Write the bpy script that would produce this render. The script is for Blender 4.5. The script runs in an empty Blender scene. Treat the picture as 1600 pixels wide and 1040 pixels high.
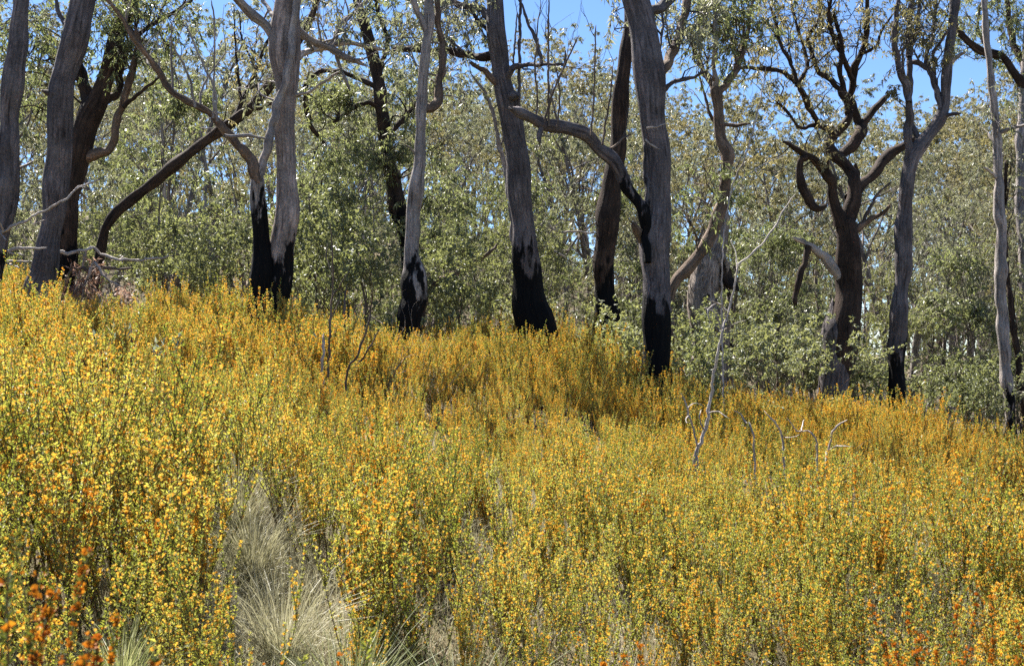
import bpy, math, random
import numpy as np
from mathutils import Vector

# ------------------------------------------------------------------ camera, world, sun, exposure
scene = bpy.context.scene
COL = scene.collection
F = 1716.0            # focal length in photograph pixels (1600 wide)
EYE = 1.6
cam_d = bpy.data.cameras.new('camera')
cam_d.sensor_width = 36.0
cam_d.lens = F / 1600.0 * 36.0
cam_d.clip_start = 0.05
cam_d.clip_end = 3000.0
cam_d.dof.use_dof = True
cam_d.dof.focus_distance = 11.0
cam_d.dof.aperture_fstop = 10.0
cam = bpy.data.objects.new('camera', cam_d)
cam.location = (0, 0, EYE)
cam.rotation_euler = (math.radians(90), 0, 0)
COL.objects.link(cam)
scene.camera = cam

SUN_EL = math.radians(51)
SUN_AZ = math.radians(-33)          # from +Y (into the picture) towards +X; negative = left
world = bpy.data.worlds.new('World')
scene.world = world
world.use_nodes = True
wn = world.node_tree
wn.nodes.clear()
sky = wn.nodes.new('ShaderNodeTexSky')
sky.sky_type = 'NISHITA'
sky.sun_disc = False
sky.sun_elevation = SUN_EL
sky.sun_rotation = SUN_AZ
sky.altitude = 3000
sky.air_density = 1.0
sky.dust_density = 0.0
sky.ozone_density = 6.0
bg = wn.nodes.new('ShaderNodeBackground')
bg.inputs['Strength'].default_value = 0.052
wo = wn.nodes.new('ShaderNodeOutputWorld')
wn.links.new(sky.outputs[0], bg.inputs[0])
wn.links.new(bg.outputs[0], wo.inputs[0])

sun_d = bpy.data.lights.new('sun', 'SUN')
sun_d.energy = 5.0
sun_d.angle = math.radians(0.53)
sun_d.color = (1.0, 0.95, 0.87)
sun = bpy.data.objects.new('sun', sun_d)
D = Vector((math.sin(SUN_AZ) * math.cos(SUN_EL), math.cos(SUN_AZ) * math.cos(SUN_EL), math.sin(SUN_EL)))
sun.rotation_euler = D.to_track_quat('Z', 'Y').to_euler()
COL.objects.link(sun)

vs = scene.view_settings
vs.view_transform = 'Standard'
vs.look = 'None'
vs.exposure = 2.1
vs.gamma = 1.0
cy = scene.cycles
cy.max_bounces = 6
cy.diffuse_bounces = 3
cy.glossy_bounces = 2
cy.transmission_bounces = 4
cy.transparent_max_bounces = 4
cy.use_denoising = False
cy.caustics_reflective = False
cy.caustics_refractive = False

# ------------------------------------------------------------------ helpers
def P(px, py, Y):
    return np.array([(px - 800.0) / F * Y, Y, EYE + (520.0 - py) / F * Y])

def ground(x, y):
    x = np.asarray(x, float); y = np.asarray(y, float)
    xs = 16.0 * np.tanh(x / 16.0)
    z = -0.02 - 0.143 * xs
    up = 0.05 * np.clip(y, -20, 19)
    t = np.clip((y - 19) / 8.0, 0, 1)
    far = np.clip(y - 19, 0, None)
    # the crest, then the ground falls away behind it
    z = z + up + 0.05 * (far - 0) * (1 - t) * 0.6 - 0.045 * np.clip(y - 23, 0, 300)
    # a wooded hillside behind, lower towards the right
    q = x / np.maximum(y, 5.0)
    s = np.clip((y - 32) / 70.0, 0, 1); s = s * s * (3 - 2 * s)
    z = z + s * (10.5 / (1 + np.exp((q - 0.17) * 14)) + 2.0)
    z = z + 0.27 * np.exp(-((x - 0.2) / 2.6) ** 2 - ((y - 17.5) / 3.0) ** 2)
    z = z - 0.34 / (1 + np.exp(-(x - 2.6) * 1.3)) / (1 + np.exp(-(y - 11.5) * 0.8))
    z = z + 0.05 * np.sin(x * 0.9 + y * 0.4) * np.cos(y * 0.7 - x * 0.3) + 0.03 * np.sin(2.1 * x + 0.5) * np.sin(1.7 * y)
    return z

def gz(x, y):
    return float(ground(x, y))

def tag(o, label=None, cat=None, group=None, kind=None):
    if label: o['label'] = label
    if cat: o['category'] = cat
    if group: o['group'] = group
    if kind: o['kind'] = kind
    return o

def empty(name, loc, label=None, cat=None, group=None):
    o = bpy.data.objects.new(name, None)
    o.empty_display_size = 0.2
    o.location = loc
    COL.objects.link(o)
    return tag(o, label, cat, group)

def build(name, V, Q, mats, midx=None, var=None, uv=None, smooth=False, extra=None):
    """V (n,3), Q (m,4) quads -> mesh"""
    me = bpy.data.meshes.new(name)
    V = np.asarray(V, np.float32); Q = np.asarray(Q, np.int32)
    n, m = len(V), len(Q)
    me.vertices.add(n)
    me.vertices.foreach_set('co', V.ravel())
    me.loops.add(m * 4)
    me.loops.foreach_set('vertex_index', Q.ravel())
    me.polygons.add(m)
    me.polygons.foreach_set('loop_start', np.arange(0, m * 4, 4, dtype=np.int32))
    for mt in (mats if isinstance(mats, (list, tuple)) else [mats]):
        me.materials.append(mt)
    if midx is not None:
        me.polygons.foreach_set('material_index', np.asarray(midx, np.int32))
    me.polygons.foreach_set('use_smooth', np.full(m, smooth, dtype=bool))
    if var is not None:
        a = me.attributes.new('var', 'FLOAT', 'POINT')
        a.data.foreach_set('value', np.asarray(var, np.float32))
    if extra is not None:
        for k, v in extra.items():
            a = me.attributes.new(k, 'FLOAT', 'POINT')
            a.data.foreach_set('value', np.asarray(v, np.float32))
    if uv is not None:
        l = me.uv_layers.new(name='UVMap')
        l.data.foreach_set('uv', np.asarray(uv, np.float32)[Q.ravel()].ravel())
    me.update(calc_edges=True)
    return me

STUFFY = {'flowers', 'foliage', 'crown', 'leaves', 'twigs', 'blades', 'dead_blades', 'limbs', 'stems'}
def link(name, me, parent=None, loc=(0, 0, 0)):
    o = bpy.data.objects.new(name, me)
    o.location = loc
    if parent is not None:
        o.parent = parent
        if name in STUFFY: o['kind'] = 'stuff'
    COL.objects.link(o)
    return o

class Acc:
    """collects quads from several builders into one mesh"""
    def __init__(s): s.V = []; s.Q = []; s.var = []; s.uv = []; s.ch = []; s.n = 0
    def add(s, V, Q, var=None, uv=None, ch=None):
        k = len(V)
        s.V.append(V); s.Q.append(np.asarray(Q) + s.n)
        s.var.append(np.zeros(k) if var is None else var)
        s.uv.append(np.zeros((k, 2)) if uv is None else uv)
        s.ch.append(np.zeros(k) if ch is None else ch)
        s.n += k
    def mesh(s, name, mat, off=(0, 0, 0), smooth=False):
        return build(name, np.vstack(s.V) - np.asarray(off), np.vstack(s.Q), mat, None, np.concatenate(s.var), np.vstack(s.uv), smooth, {'char': np.concatenate(s.ch)})

def catmull(pts, rad, step):
    pts = np.asarray(pts, float); rad = np.asarray(rad, float)
    a = np.vstack([2 * pts[0] - pts[1], pts, 2 * pts[-1] - pts[-2]])
    r = np.concatenate([[rad[0]], rad, [rad[-1]]])
    O, R = [], []
    for i in range(1, len(a) - 2):
        L = np.linalg.norm(a[i + 1] - a[i])
        k = max(1, int(math.ceil(L / step)))
        t = np.arange(k)[:, None] / k
        p0, p1, p2, p3 = a[i - 1], a[i], a[i + 1], a[i + 2]
        O.append(0.5 * (2 * p1 + (p2 - p0) * t + (2 * p0 - 5 * p1 + 4 * p2 - p3) * t ** 2 + (3 * p1 - p0 - 3 * p2 + p3) * t ** 3))
        R.append(r[i] + (r[i + 1] - r[i]) * t[:, 0])
    O.append(pts[-1:]); R.append(rad[-1:])
    return np.vstack(O), np.concatenate(R)

def tube(pts, rad, sides=8, step=0.15, rough=0.05, rng=None, cap=True, chfun=None, vofs=0.0, wob=0.0, jag=False):
    """tapered bark tube; returns V, Q, var, uv, char"""
    rng = rng or np.random.default_rng(1)
    C, R = catmull(pts, rad, step)
    n = len(C)
    if wob > 0:
        s0 = np.concatenate([[0], np.cumsum(np.linalg.norm(np.diff(C, axis=0), axis=1))])
        k = s0 / max(R.mean(), 0.01); q = rng.uniform(0, 6.28, (3, 4))
        off = np.stack([np.sin(k * 0.33 + q[c, 0]) + 0.6 * np.sin(k * 0.71 + q[c, 1]) + 0.35 * np.sin(k * 1.4 + q[c, 2]) for c in range(3)], 1)
        C = C + (off - off[0]) * np.minimum(1, s0 / (R.mean() * 6 + 1e-6))[:, None] * (R * wob)[:, None]
        R = R * (1 + 0.09 * np.sin(k * 0.5 + q[0, 3]) + 0.06 * np.sin(k * 1.1 + q[1, 3]))
    if jag and n > 3:
        R = R.copy(); R[-2] *= 0.85; R[-1] *= 0.5
    T = np.gradient(C, axis=0)
    T /= np.linalg.norm(T, axis=1)[:, None] + 1e-9
    N = np.zeros_like(T)
    ref = np.array([1.0, 0, 0]) if abs(T[0][0]) < 0.9 else np.array([0, 1.0, 0])
    v = ref - T[0] * ref.dot(T[0]); N[0] = v / np.linalg.norm(v)
    for i in range(1, n):
        v = N[i - 1] - T[i] * N[i - 1].dot(T[i]); N[i] = v / (np.linalg.norm(v) + 1e-9)
    B = np.cross(T, N)
    ang = np.linspace(0, 2 * math.pi, sides + 1)
    s = np.concatenate([[0], np.cumsum(np.linalg.norm(np.diff(C, axis=0), axis=1))])
    ph = rng.uniform(0, 6.28, 8)
    rr = np.ones((n, sides + 1))
    if rough > 0:
        S = s[:, None] / max(R.mean() * 6, 0.03); A = ang[None, :]
        rr += rough * (np.sin(2 * A + S * 0.9 + ph[0]) * 0.7 + np.sin(3 * A - S * 1.7 + ph[1]) * 0.6 + np.sin(S * 2.3 + ph[2]) * 0.5
                       + np.sin(5 * A + S * 3.1 + ph[3]) * 0.35 + np.sin(A + S * 4.7 + ph[4]) * 0.4)
        rr[:, -1] = rr[:, 0]
    V = C[:, None, :] + (R[:, None] * rr)[:, :, None] * (np.cos(ang)[None, :, None] * N[:, None, :] + np.sin(ang)[None, :, None] * B[:, None, :])
    if jag and n > 3:
        jv = rng.uniform(-0.8, 1.1, (sides + 1, 1)); jv[-1] = jv[0]
        V[-1] += T[-1] * jv * R[-3]
    k = sides + 1
    i, j = np.meshgrid(np.arange(n - 1), np.arange(sides), indexing='ij')
    a = (i * k + j).ravel()
    Q = np.stack([a, a + 1, a + k + 1, a + k], 1)
    uv = np.stack([np.broadcast_to(ang / 6.2832, (n, k)) * np.maximum(R.mean() * 6.28, 0.02), np.broadcast_to((s + vofs)[:, None], (n, k))], -1).reshape(-1, 2)
    V = V.reshape(-1, 3)
    if cap:
        V = np.vstack([V, C[-1] + T[-1] * R[-1] * 0.4])
        uv = np.vstack([uv, uv[-1]])
        e = (n - 1) * k
        jj = np.arange(0, sides, 2)
        c2 = np.stack([e + jj, e + jj + 1, e + np.minimum(jj + 2, sides), np.full(len(jj), len(V) - 1)], 1)
        Q = np.vstack([Q, c2])
    ch = np.zeros(len(V))
    if chfun is not None: ch = chfun(V)
    return V, Q, np.zeros(len(V)), uv, ch

def thin_tubes(segs, sides=3):
    """many straight tapering twigs at once: segs (n,8) = p0(3) p1(3) r0 r1"""
    segs = np.asarray(segs, float)
    n = len(segs)
    if n == 0: return np.zeros((0, 3)), np.zeros((0, 4), int)
    p0, p1, r0, r1 = segs[:, :3], segs[:, 3:6], segs[:, 6], segs[:, 7]
    d = p1 - p0; d /= np.linalg.norm(d, axis=1)[:, None] + 1e-9
    ref = np.where(np.abs(d[:, 2:3]) > 0.9, np.array([[1.0, 0, 0]]), np.array([[0, 0, 1.0]]))
    u = np.cross(d, ref); u /= np.linalg.norm(u, axis=1)[:, None] + 1e-9
    w = np.cross(d, u)
    ang = np.arange(sides) * 2 * math.pi / sides
    off = np.cos(ang)[None, :, None] * u[:, None, :] + np.sin(ang)[None, :, None] * w[:, None, :]
    V = np.concatenate([p0[:, None] + off * r0[:, None, None], p1[:, None] + off * r1[:, None, None]], 1).reshape(-1, 3)
    j = np.arange(sides); j2 = (j + 1) % sides
    q = np.stack([j, j2, j2 + sides, j + sides], 1)
    Q = (q[None] + (np.arange(n) * 2 * sides)[:, None, None]).reshape(-1, 4)
    return V, Q

def unit(v): return v / (np.linalg.norm(v, axis=-1, keepdims=True) + 1e-9)

def leaf_quads(pos, d, L, W, rng, mid=0.42, fold=0.25):
    """lance-shaped leaves: one folded quad each, base at pos, growing along d"""
    n = len(pos)
    d = unit(d)
    w = unit(np.cross(d, rng.normal(size=(n, 3))))
    nn = np.cross(d, w)
    L = np.broadcast_to(L, n)[:, None]; W = np.broadcast_to(W, n)[:, None]
    m = pos + d * L * mid + nn * (W * fold)
    V = np.stack([pos, m + w * W * 0.5, pos + d * L - nn * W * fold, m - w * W * 0.5], 1).reshape(-1, 3)
    return V, np.arange(n * 4).reshape(-1, 4)

def sprays(tips, dirs, rng, nleaf=14, length=0.38, L=0.12, W=0.026, droop=0.9, clump=None):
    """drooping leafy twigs: returns leaf V,Q,var and twig segs"""
    tips = np.asarray(tips, float); dirs = unit(np.asarray(dirs, float))
    n = len(tips)
    ln = length * rng.uniform(0.6, 1.3, n)
    d0 = unit(dirs + rng.normal(size=(n, 3)) * 0.45)
    mid = tips + d0 * (ln * 0.5)[:, None]
    d1 = unit(d0 + np.array([0, 0, -droop])[None])
    end = mid + d1 * (ln * 0.5)[:, None]
    segs = np.vstack([np.hstack([tips, mid, np.full((n, 1), 0.006), np.full((n, 1), 0.004)]), np.hstack([mid, end, np.full((n, 1), 0.004), np.full((n, 1), 0.002)])])
    t = rng.uniform(0.1, 1, (n, nleaf))
    t1 = np.clip(t * 2, 0, 1)[..., None]; t2 = np.clip(t * 2 - 1, 0, 1)[..., None]
    pos = tips[:, None] + (mid - tips)[:, None] * t1 + (end - mid)[:, None] * t2
    ld = rng.normal(size=(n, nleaf, 3)) * 0.75 + d1[:, None] * 0.4 + np.array([0, 0, -droop])
    base = rng.uniform(0, 1, n)[:, None] * 0.55
    var = np.repeat((base + rng.uniform(0, 0.45, (n, nleaf))).ravel(), 4)
    m = n * nleaf
    V, Q = leaf_quads(pos.reshape(-1, 3), ld.reshape(-1, 3), L * rng.uniform(0.6, 1.25, m), W * rng.uniform(0.7, 1.3, m), rng)
    return V, Q, var, segs

# ------------------------------------------------------------------ materials
def newmat(name):
    m = bpy.data.materials.new(name); m.use_nodes = True
    nt = m.node_tree; nt.nodes.clear()
    out = nt.nodes.new('ShaderNodeOutputMaterial')
    return m, nt, out

def nd(nt, t, **kw):
    n = nt.nodes.new(t)
    for k, v in kw.items():
        if k in n.inputs: n.inputs[k].default_value = v
        else: setattr(n, k, v)
    return n

def ramp(nt, stops, interp='LINEAR'):
    r = nt.nodes.new('ShaderNodeValToRGB')
    r.color_ramp.interpolation = interp
    el = r.color_ramp.elements
    while len(el) < len(stops): el.new(0.5)
    for e, (p, c) in zip(el, stops):
        e.position = p; e.color = (*c, 1) if len(c) == 3 else c
    return r

def attr(nt, name):
    a = nt.nodes.new('ShaderNodeAttribute'); a.attribute_name = name; return a

def math_n(nt, op, a, b=None, clamp=False):
    n = nt.nodes.new('ShaderNodeMath'); n.operation = op; n.use_clamp = clamp
    for i, v in enumerate((a, b)):
        if v is None: continue
        if isinstance(v, (int, float)): n.inputs[i].default_value = v
        else: nt.links.new(v, n.inputs[i])
    return n.outputs[0]

def leaf_mat(name, stops, trans=0.35, rough=0.4, spec=0.5, objvar=0.35, tint=(1.25, 1.2, 0.6)):
    m, nt, out = newmat(name)
    a = attr(nt, 'var'); oi = nt.nodes.new('ShaderNodeObjectInfo')
    f = math_n(nt, 'ADD', math_n(nt, 'MULTIPLY', a.outputs['Fac'], 1 - objvar), math_n(nt, 'MULTIPLY', oi.outputs['Random'], objvar))
    r = ramp(nt, stops); nt.links.new(f, r.inputs[0])
    p = nd(nt, 'ShaderNodeBsdfPrincipled', Roughness=rough)
    p.inputs['Specular IOR Level'].default_value = spec
    nt.links.new(r.outputs[0], p.inputs['Base Color'])
    tr = nt.nodes.new('ShaderNodeBsdfTranslucent')
    mx = nt.nodes.new('ShaderNodeMix'); mx.data_type = 'RGBA'; mx.blend_type = 'MULTIPLY'; mx.inputs[0].default_value = 1
    nt.links.new(r.outputs[0], mx.inputs[6]); mx.inputs[7].default_value = (*tint, 1)
    nt.links.new(mx.outputs[2], tr.inputs[0])
    ms = nt.nodes.new('ShaderNodeMixShader'); ms.inputs[0].default_value = trans
    nt.links.new(p.outputs[0], ms.inputs[1]); nt.links.new(tr.outputs[0], ms.inputs[2])
    nt.links.new(ms.outputs[0], out.inputs[0])
    return m

def bark_mat(name, light, mid, dark, char=True, patch=0.5, scale=1.0, bump=0.5):
    m, nt, out = newmat(name)
    uv = nt.nodes.new('ShaderNodeUVMap'); uv.uv_map = 'UVMap'
    geo = nt.nodes.new('ShaderNodeNewGeometry')
    mp = nd(nt, 'ShaderNodeMapping'); mp.inputs['Scale'].default_value = (26 * scale, 2.2 * scale, 1)
    nt.links.new(uv.outputs[0], mp.inputs[0])
    streak = nd(nt, 'ShaderNodeTexNoise', Scale=1.0, Detail=6.0, Roughness=0.65)
    nt.links.new(mp.outputs[0], streak.inputs['Vector'])
    blot = nd(nt, 'ShaderNodeTexNoise', Scale=3.0 * scale, Detail=4.0, Roughness=0.6)
    nt.links.new(geo.outputs['Position'], blot.inputs['Vector'])
    fine = nd(nt, 'ShaderNodeTexNoise', Scale=38.0 * scale, Detail=3.0, Roughness=0.6)
    nt.links.new(geo.outputs['Position'], fine.inputs['Vector'])
    f = math_n(nt, 'ADD', math_n(nt, 'MULTIPLY', streak.outputs[0], 0.55), math_n(nt, 'MULTIPLY', blot.outputs[0], patch))
    f = math_n(nt, 'ADD', f, math_n(nt, 'MULTIPLY', math_n(nt, 'SUBTRACT', fine.outputs[0], 0.5), 0.35))
    c = 0.5 * (0.55 + patch)
    r = ramp(nt, [(max(0, c - 0.2), dark), (c - 0.02, mid), (min(1, c + 0.17), light)])
    nt.links.new(f, r.inputs[0])
    p = nd(nt, 'ShaderNodeBsdfPrincipled', Roughness=0.85)
    p.inputs['Specular IOR Level'].default_value = 0.12
    mp3 = nd(nt, 'ShaderNodeMapping'); mp3.inputs['Scale'].default_value = (7 * scale, 1.1 * scale, 1)
    nt.links.new(uv.outputs[0], mp3.inputs[0])
    peel = nd(nt, 'ShaderNodeTexNoise', Scale=1.0, Detail=7.0, Roughness=0.7)
    nt.links.new(mp3.outputs[0], peel.inputs['Vector'])
    pr = ramp(nt, [(0.50, (0, 0, 0)), (0.56, (1, 1, 1))]); nt.links.new(peel.outputs[0], pr.inputs[0])
    pl = nt.nodes.new('ShaderNodeMix'); pl.data_type = 'RGBA'; pl.blend_type = 'MULTIPLY'
    nt.links.new(pr.outputs[0], pl.inputs[0]); nt.links.new(r.outputs[0], pl.inputs[6]); pl.inputs[7].default_value = (1.55, 1.5, 1.48, 1)
    fr = ramp(nt, [(0.34, (1, 1, 1)), (0.42, (0, 0, 0))]); nt.links.new(streak.outputs[0], fr.inputs[0])
    fi = nt.nodes.new('ShaderNodeMix'); fi.data_type = 'RGBA'; fi.blend_type = 'MULTIPLY'
    nt.links.new(math_n(nt, 'MULTIPLY', fr.outputs[0], 0.8), fi.inputs[0]); nt.links.new(pl.outputs[2], fi.inputs[6]); fi.inputs[7].default_value = (0.35, 0.33, 0.32, 1)
    col = fi.outputs[2]
    if char:
        a = attr(nt, 'char')
        cn = nd(nt, 'ShaderNodeTexNoise', Scale=5.5, Detail=5.0, Roughness=0.65)
        mp2 = nd(nt, 'ShaderNodeMapping'); mp2.inputs['Scale'].default_value = (1.0, 1.0, 0.3)
        nt.links.new(geo.outputs['Position'], mp2.inputs[0]); nt.links.new(mp2.outputs[0], cn.inputs['Vector'])
        cf = math_n(nt, 'ADD', a.outputs['Fac'], math_n(nt, 'MULTIPLY', math_n(nt, 'SUBTRACT', cn.outputs[0], 0.5), 1.5))
        cr = ramp(nt, [(0.42, (0, 0, 0)), (0.52, (1, 1, 1))])
        nt.links.new(cf, cr.inputs[0])
        black = ramp(nt, [(0.35, (0.0025, 0.0024, 0.0026)), (0.75, (0.010, 0.0095, 0.0095))])
        nt.links.new(streak.outputs[0], black.inputs[0])
        mx = nt.nodes.new('ShaderNodeMix'); mx.data_type = 'RGBA'
        nt.links.new(cr.outputs[0], mx.inputs[0]); nt.links.new(col, mx.inputs[6]); nt.links.new(black.outputs[0], mx.inputs[7])
        col = mx.outputs[2]
    nt.links.new(col, p.inputs['Base Color'])
    b = nd(nt, 'ShaderNodeBump', Strength=min(1.0, bump * 1.6), Distance=0.05)
    nt.links.new(math_n(nt, 'ADD', f, math_n(nt, 'MULTIPLY', pr.outputs[0], 0.12)), b.inputs['Height']); nt.links.new(b.outputs[0], p.inputs['Normal'])
    nt.links.new(p.outputs[0], out.inputs[0])
    return m

M = {}
M['bark_grey'] = bark_mat('bark_grey', (0.155, 0.138, 0.138), (0.079, 0.070, 0.071), (0.030, 0.026, 0.026))
M['bark_pale'] = bark_mat('bark_pale', (0.33, 0.30, 0.28), (0.19, 0.17, 0.16), (0.07, 0.06, 0.056))
M['bark_brown'] = bark_mat('bark_brown', (0.072, 0.050, 0.038), (0.034, 0.024, 0.019), (0.012, 0.009, 0.008))
M['bark_tan'] = bark_mat('bark_tan', (0.20, 0.15, 0.115), (0.105, 0.077, 0.058), (0.035, 0.026, 0.02))
M['bark_warm'] = bark_mat('bark_warm', (0.34, 0.28, 0.245), (0.175, 0.145, 0.13), (0.06, 0.048, 0.043))
M['bark_rough'] = bark_mat('bark_rough', (0.46, 0.40, 0.35), (0.19, 0.16, 0.14), (0.025, 0.02, 0.018), scale=1.5, bump=1.0)
M['bark_far'] = bark_mat('bark_far', (0.26, 0.225, 0.20), (0.13, 0.11, 0.095), (0.045, 0.038, 0.032), char=False)
M['dead'] = bark_mat('dead', (0.46, 0.415, 0.38), (0.31, 0.275, 0.25), (0.14, 0.115, 0.10), char=False)
M['dead_brown'] = bark_mat('dead_brown', (0.17, 0.13, 0.10), (0.10, 0.075, 0.06), (0.045, 0.034, 0.028), char=False)
M['stem'] = bark_mat('stem', (0.17, 0.10, 0.065), (0.10, 0.06, 0.04), (0.05, 0.03, 0.022), char=False)
M['gum_sage'] = leaf_mat('gum_sage', [(0.1, (0.115, 0.120, 0.080)), (0.5, (0.20, 0.204, 0.145)), (0.8, (0.285, 0.285, 0.22)), (0.95, (0.33, 0.32, 0.25)), (1.0, (0.30, 0.22, 0.14))], trans=0.5, rough=0.42, spec=0.5, tint=(1.05, 1.07, 0.74))
M['gum_olive'] = leaf_mat('gum_olive', [(0.1, (0.13, 0.128, 0.066)), (0.5, (0.215, 0.205, 0.115)), (0.85, (0.29, 0.262, 0.155)), (1.0, (0.34, 0.26, 0.15))], trans=0.5, rough=0.45, spec=0.4, tint=(1.12, 1.05, 0.7))
M['gum_green'] = leaf_mat('gum_green', [(0.1, (0.11, 0.130, 0.060)), (0.5, (0.19, 0.212, 0.105)), (0.85, (0.26, 0.275, 0.155)), (1.0, (0.33, 0.33, 0.21))], trans=0.5, rough=0.40, spec=0.5, tint=(1.05, 1.07, 0.72))
M['bush'] = leaf_mat('bush', [(0.1, (0.11, 0.130, 0.075)), (0.5, (0.19, 0.212, 0.13)), (0.85, (0.27, 0.285, 0.19)), (1.0, (0.35, 0.35, 0.25))], trans=0.42, rough=0.5, spec=0.5)
M['heath_leaf'] = leaf_mat('heath_leaf', [(0.0, (0.09, 0.12, 0.026)), (0.4, (0.23, 0.26, 0.065)), (0.75, (0.39, 0.385, 0.12)), (1.0, (0.53, 0.47, 0.17))], trans=0.45, rough=0.5, spec=0.3, objvar=0.4)
M['heath_dark'] = leaf_mat('heath_dark', [(0.0, (0.035, 0.05, 0.012)), (0.5, (0.085, 0.105, 0.022)), (1.0, (0.20, 0.20, 0.05))], trans=0.35, rough=0.5, spec=0.3, objvar=0.4)  # darker green heath_leaf for the orange shrubs, their shade put into the colour
M['flower'] = leaf_mat('flower', [(0.0, (0.74, 0.51, 0.10)), (0.35, (0.70, 0.41, 0.055)), (0.62, (0.60, 0.27, 0.026)), (0.82, (0.46, 0.15, 0.015)), (1.0, (0.26, 0.07, 0.014))], trans=0.42, rough=0.6, spec=0.2, objvar=0.22, tint=(1.05, 1.0, 0.8))
M['flower_orange'] = leaf_mat('flower_orange', [(0.0, (0.52, 0.25, 0.022)), (0.4, (0.40, 0.14, 0.012)), (0.75, (0.25, 0.06, 0.009)), (1.0, (0.12, 0.025, 0.009))], trans=0.4, rough=0.6, spec=0.2, objvar=0.2, tint=(1.1, 0.95, 0.7))
M['grass_dry'] = leaf_mat('grass_dry', [(0.0, (0.20, 0.19, 0.10)), (0.5, (0.33, 0.31, 0.20)), (1.0, (0.46, 0.43, 0.32))], trans=0.35, rough=0.5, spec=0.3, tint=(1, 1, 0.9))
M['grass_green'] = leaf_mat('grass_green', [(0.0, (0.09, 0.12, 0.04)), (0.5, (0.22, 0.25, 0.11)), (1.0, (0.42, 0.41, 0.24))], trans=0.35, rough=0.5, spec=0.3, tint=(1, 1, 0.8))
M['dead_leaf'] = leaf_mat('dead_leaf', [(0.0, (0.16, 0.09, 0.06)), (0.5, (0.36, 0.24, 0.18)), (1.0, (0.55, 0.42, 0.35))], trans=0.3, rough=0.6, spec=0.3, tint=(1, 0.9, 0.8))
M['silver_leaf'] = leaf_mat('silver_leaf', [(0.0, (0.12, 0.16, 0.11)), (0.5, (0.26, 0.31, 0.24)), (1.0, (0.42, 0.46, 0.40))], trans=0.25, rough=0.4, spec=0.5, tint=(1, 1, 0.9))

def ground_mat():
    m, nt, out = newmat('forest_floor')
    geo = nt.nodes.new('ShaderNodeNewGeometry')
    n1 = nd(nt, 'ShaderNodeTexNoise', Scale=1.3, Detail=8.0, Roughness=0.65)
    n2 = nd(nt, 'ShaderNodeTexNoise', Scale=45.0, Detail=6.0, Roughness=0.7)
    for n in (n1, n2): nt.links.new(geo.outputs['Position'], n.inputs['Vector'])
    f = math_n(nt, 'ADD', math_n(nt, 'MULTIPLY', n1.outputs[0], 0.45), math_n(nt, 'MULTIPLY', n2.outputs[0], 0.55))
    r = ramp(nt, [(0.3, (0.035, 0.027, 0.018)), (0.47, (0.10, 0.078, 0.048)), (0.6, (0.17, 0.135, 0.085)), (0.72, (0.28, 0.23, 0.16))])
    nt.links.new(f, r.inputs[0])
    p = nd(nt, 'ShaderNodeBsdfPrincipled', Roughness=0.95)
    p.inputs['Specular IOR Level'].default_value = 0.1
    nt.links.new(r.outputs[0], p.inputs['Base Color'])
    b = nd(nt, 'ShaderNodeBump', Strength=0.8, Distance=0.03)
    nt.links.new(f, b.inputs['Height']); nt.links.new(b.outputs[0], p.inputs['Normal'])
    nt.links.new(p.outputs[0], out.inputs[0])
    return m
M['ground'] = ground_mat()

# ------------------------------------------------------------------ ground
def make_ground():
    xs = np.concatenate([np.linspace(-420, -45, 26)[:-1], np.linspace(-45, 45, 181), np.linspace(45, 420, 26)[1:]])
    ys = np.concatenate([np.linspace(-60, -6, 12)[:-1], np.linspace(-6, 60, 133), np.linspace(60, 700, 40)[1:]])
    X, Y = np.meshgrid(xs, ys)
    V = np.stack([X, Y, ground(X, Y)], -1).reshape(-1, 3)
    nx = len(xs)
    i, j = np.meshgrid(np.arange(len(ys) - 1), np.arange(nx - 1), indexing='ij')
    a = (i * nx + j).ravel()
    o = link('ground', build('ground', V, np.stack([a, a + 1, a + nx + 1, a + nx], 1), M['ground'], smooth=True))
    tag(o, 'sloping forest floor of brown soil and leaf litter', 'ground', kind='structure')
make_ground()

# ------------------------------------------------------------------ growing branches
def grow(p, d, r, length, rng, tubes, tips, level=0, maxlevel=3, up=0.25, kink=0.28, nb=3):
    """recursive limb: appends (pts, radii, level) and leafy tips"""
    n = 4
    pts = [np.array(p, float)]; d = unit(np.array(d, float))
    for i in range(n):
        d = unit(d + rng.normal(size=3) * kink + np.array([0, 0, up * 0.4]))
        pts.append(pts[-1] + d * length / n)
    rad = r * (1 - 0.55 * np.linspace(0, 1, n + 1))
    tubes.append((np.array(pts), rad, level))
    if level >= maxlevel:
        for i in range(1, n + 1):
            tips.append((pts[i], unit(d + rng.normal(size=3) * 0.6)))
        return
    for b in range(nb):
        k = rng.integers(2, n + 1) if b else n
        dd = unit(d + rng.normal(size=3) * (0.75 if b else 0.35) + np.array([0, 0, up]))
        grow(pts[k], dd, rad[k] * (0.8 if b == 0 else 0.6), length * rng.uniform(0.6, 0.85), rng, tubes, tips, level + 1, maxlevel, up, kink, nb)

def tree_mesh_from(tubes, rng, sides0=8):
    acc = Acc()
    for pts, rad, lv in tubes:
        sd = max(3, sides0 - 2 * lv)
        acc.add(*tube(pts, rad, sd, max(0.12, float(np.mean(rad)) * 4), 0.04 if lv < 2 else 0, rng, cap=False))
    return acc

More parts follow.
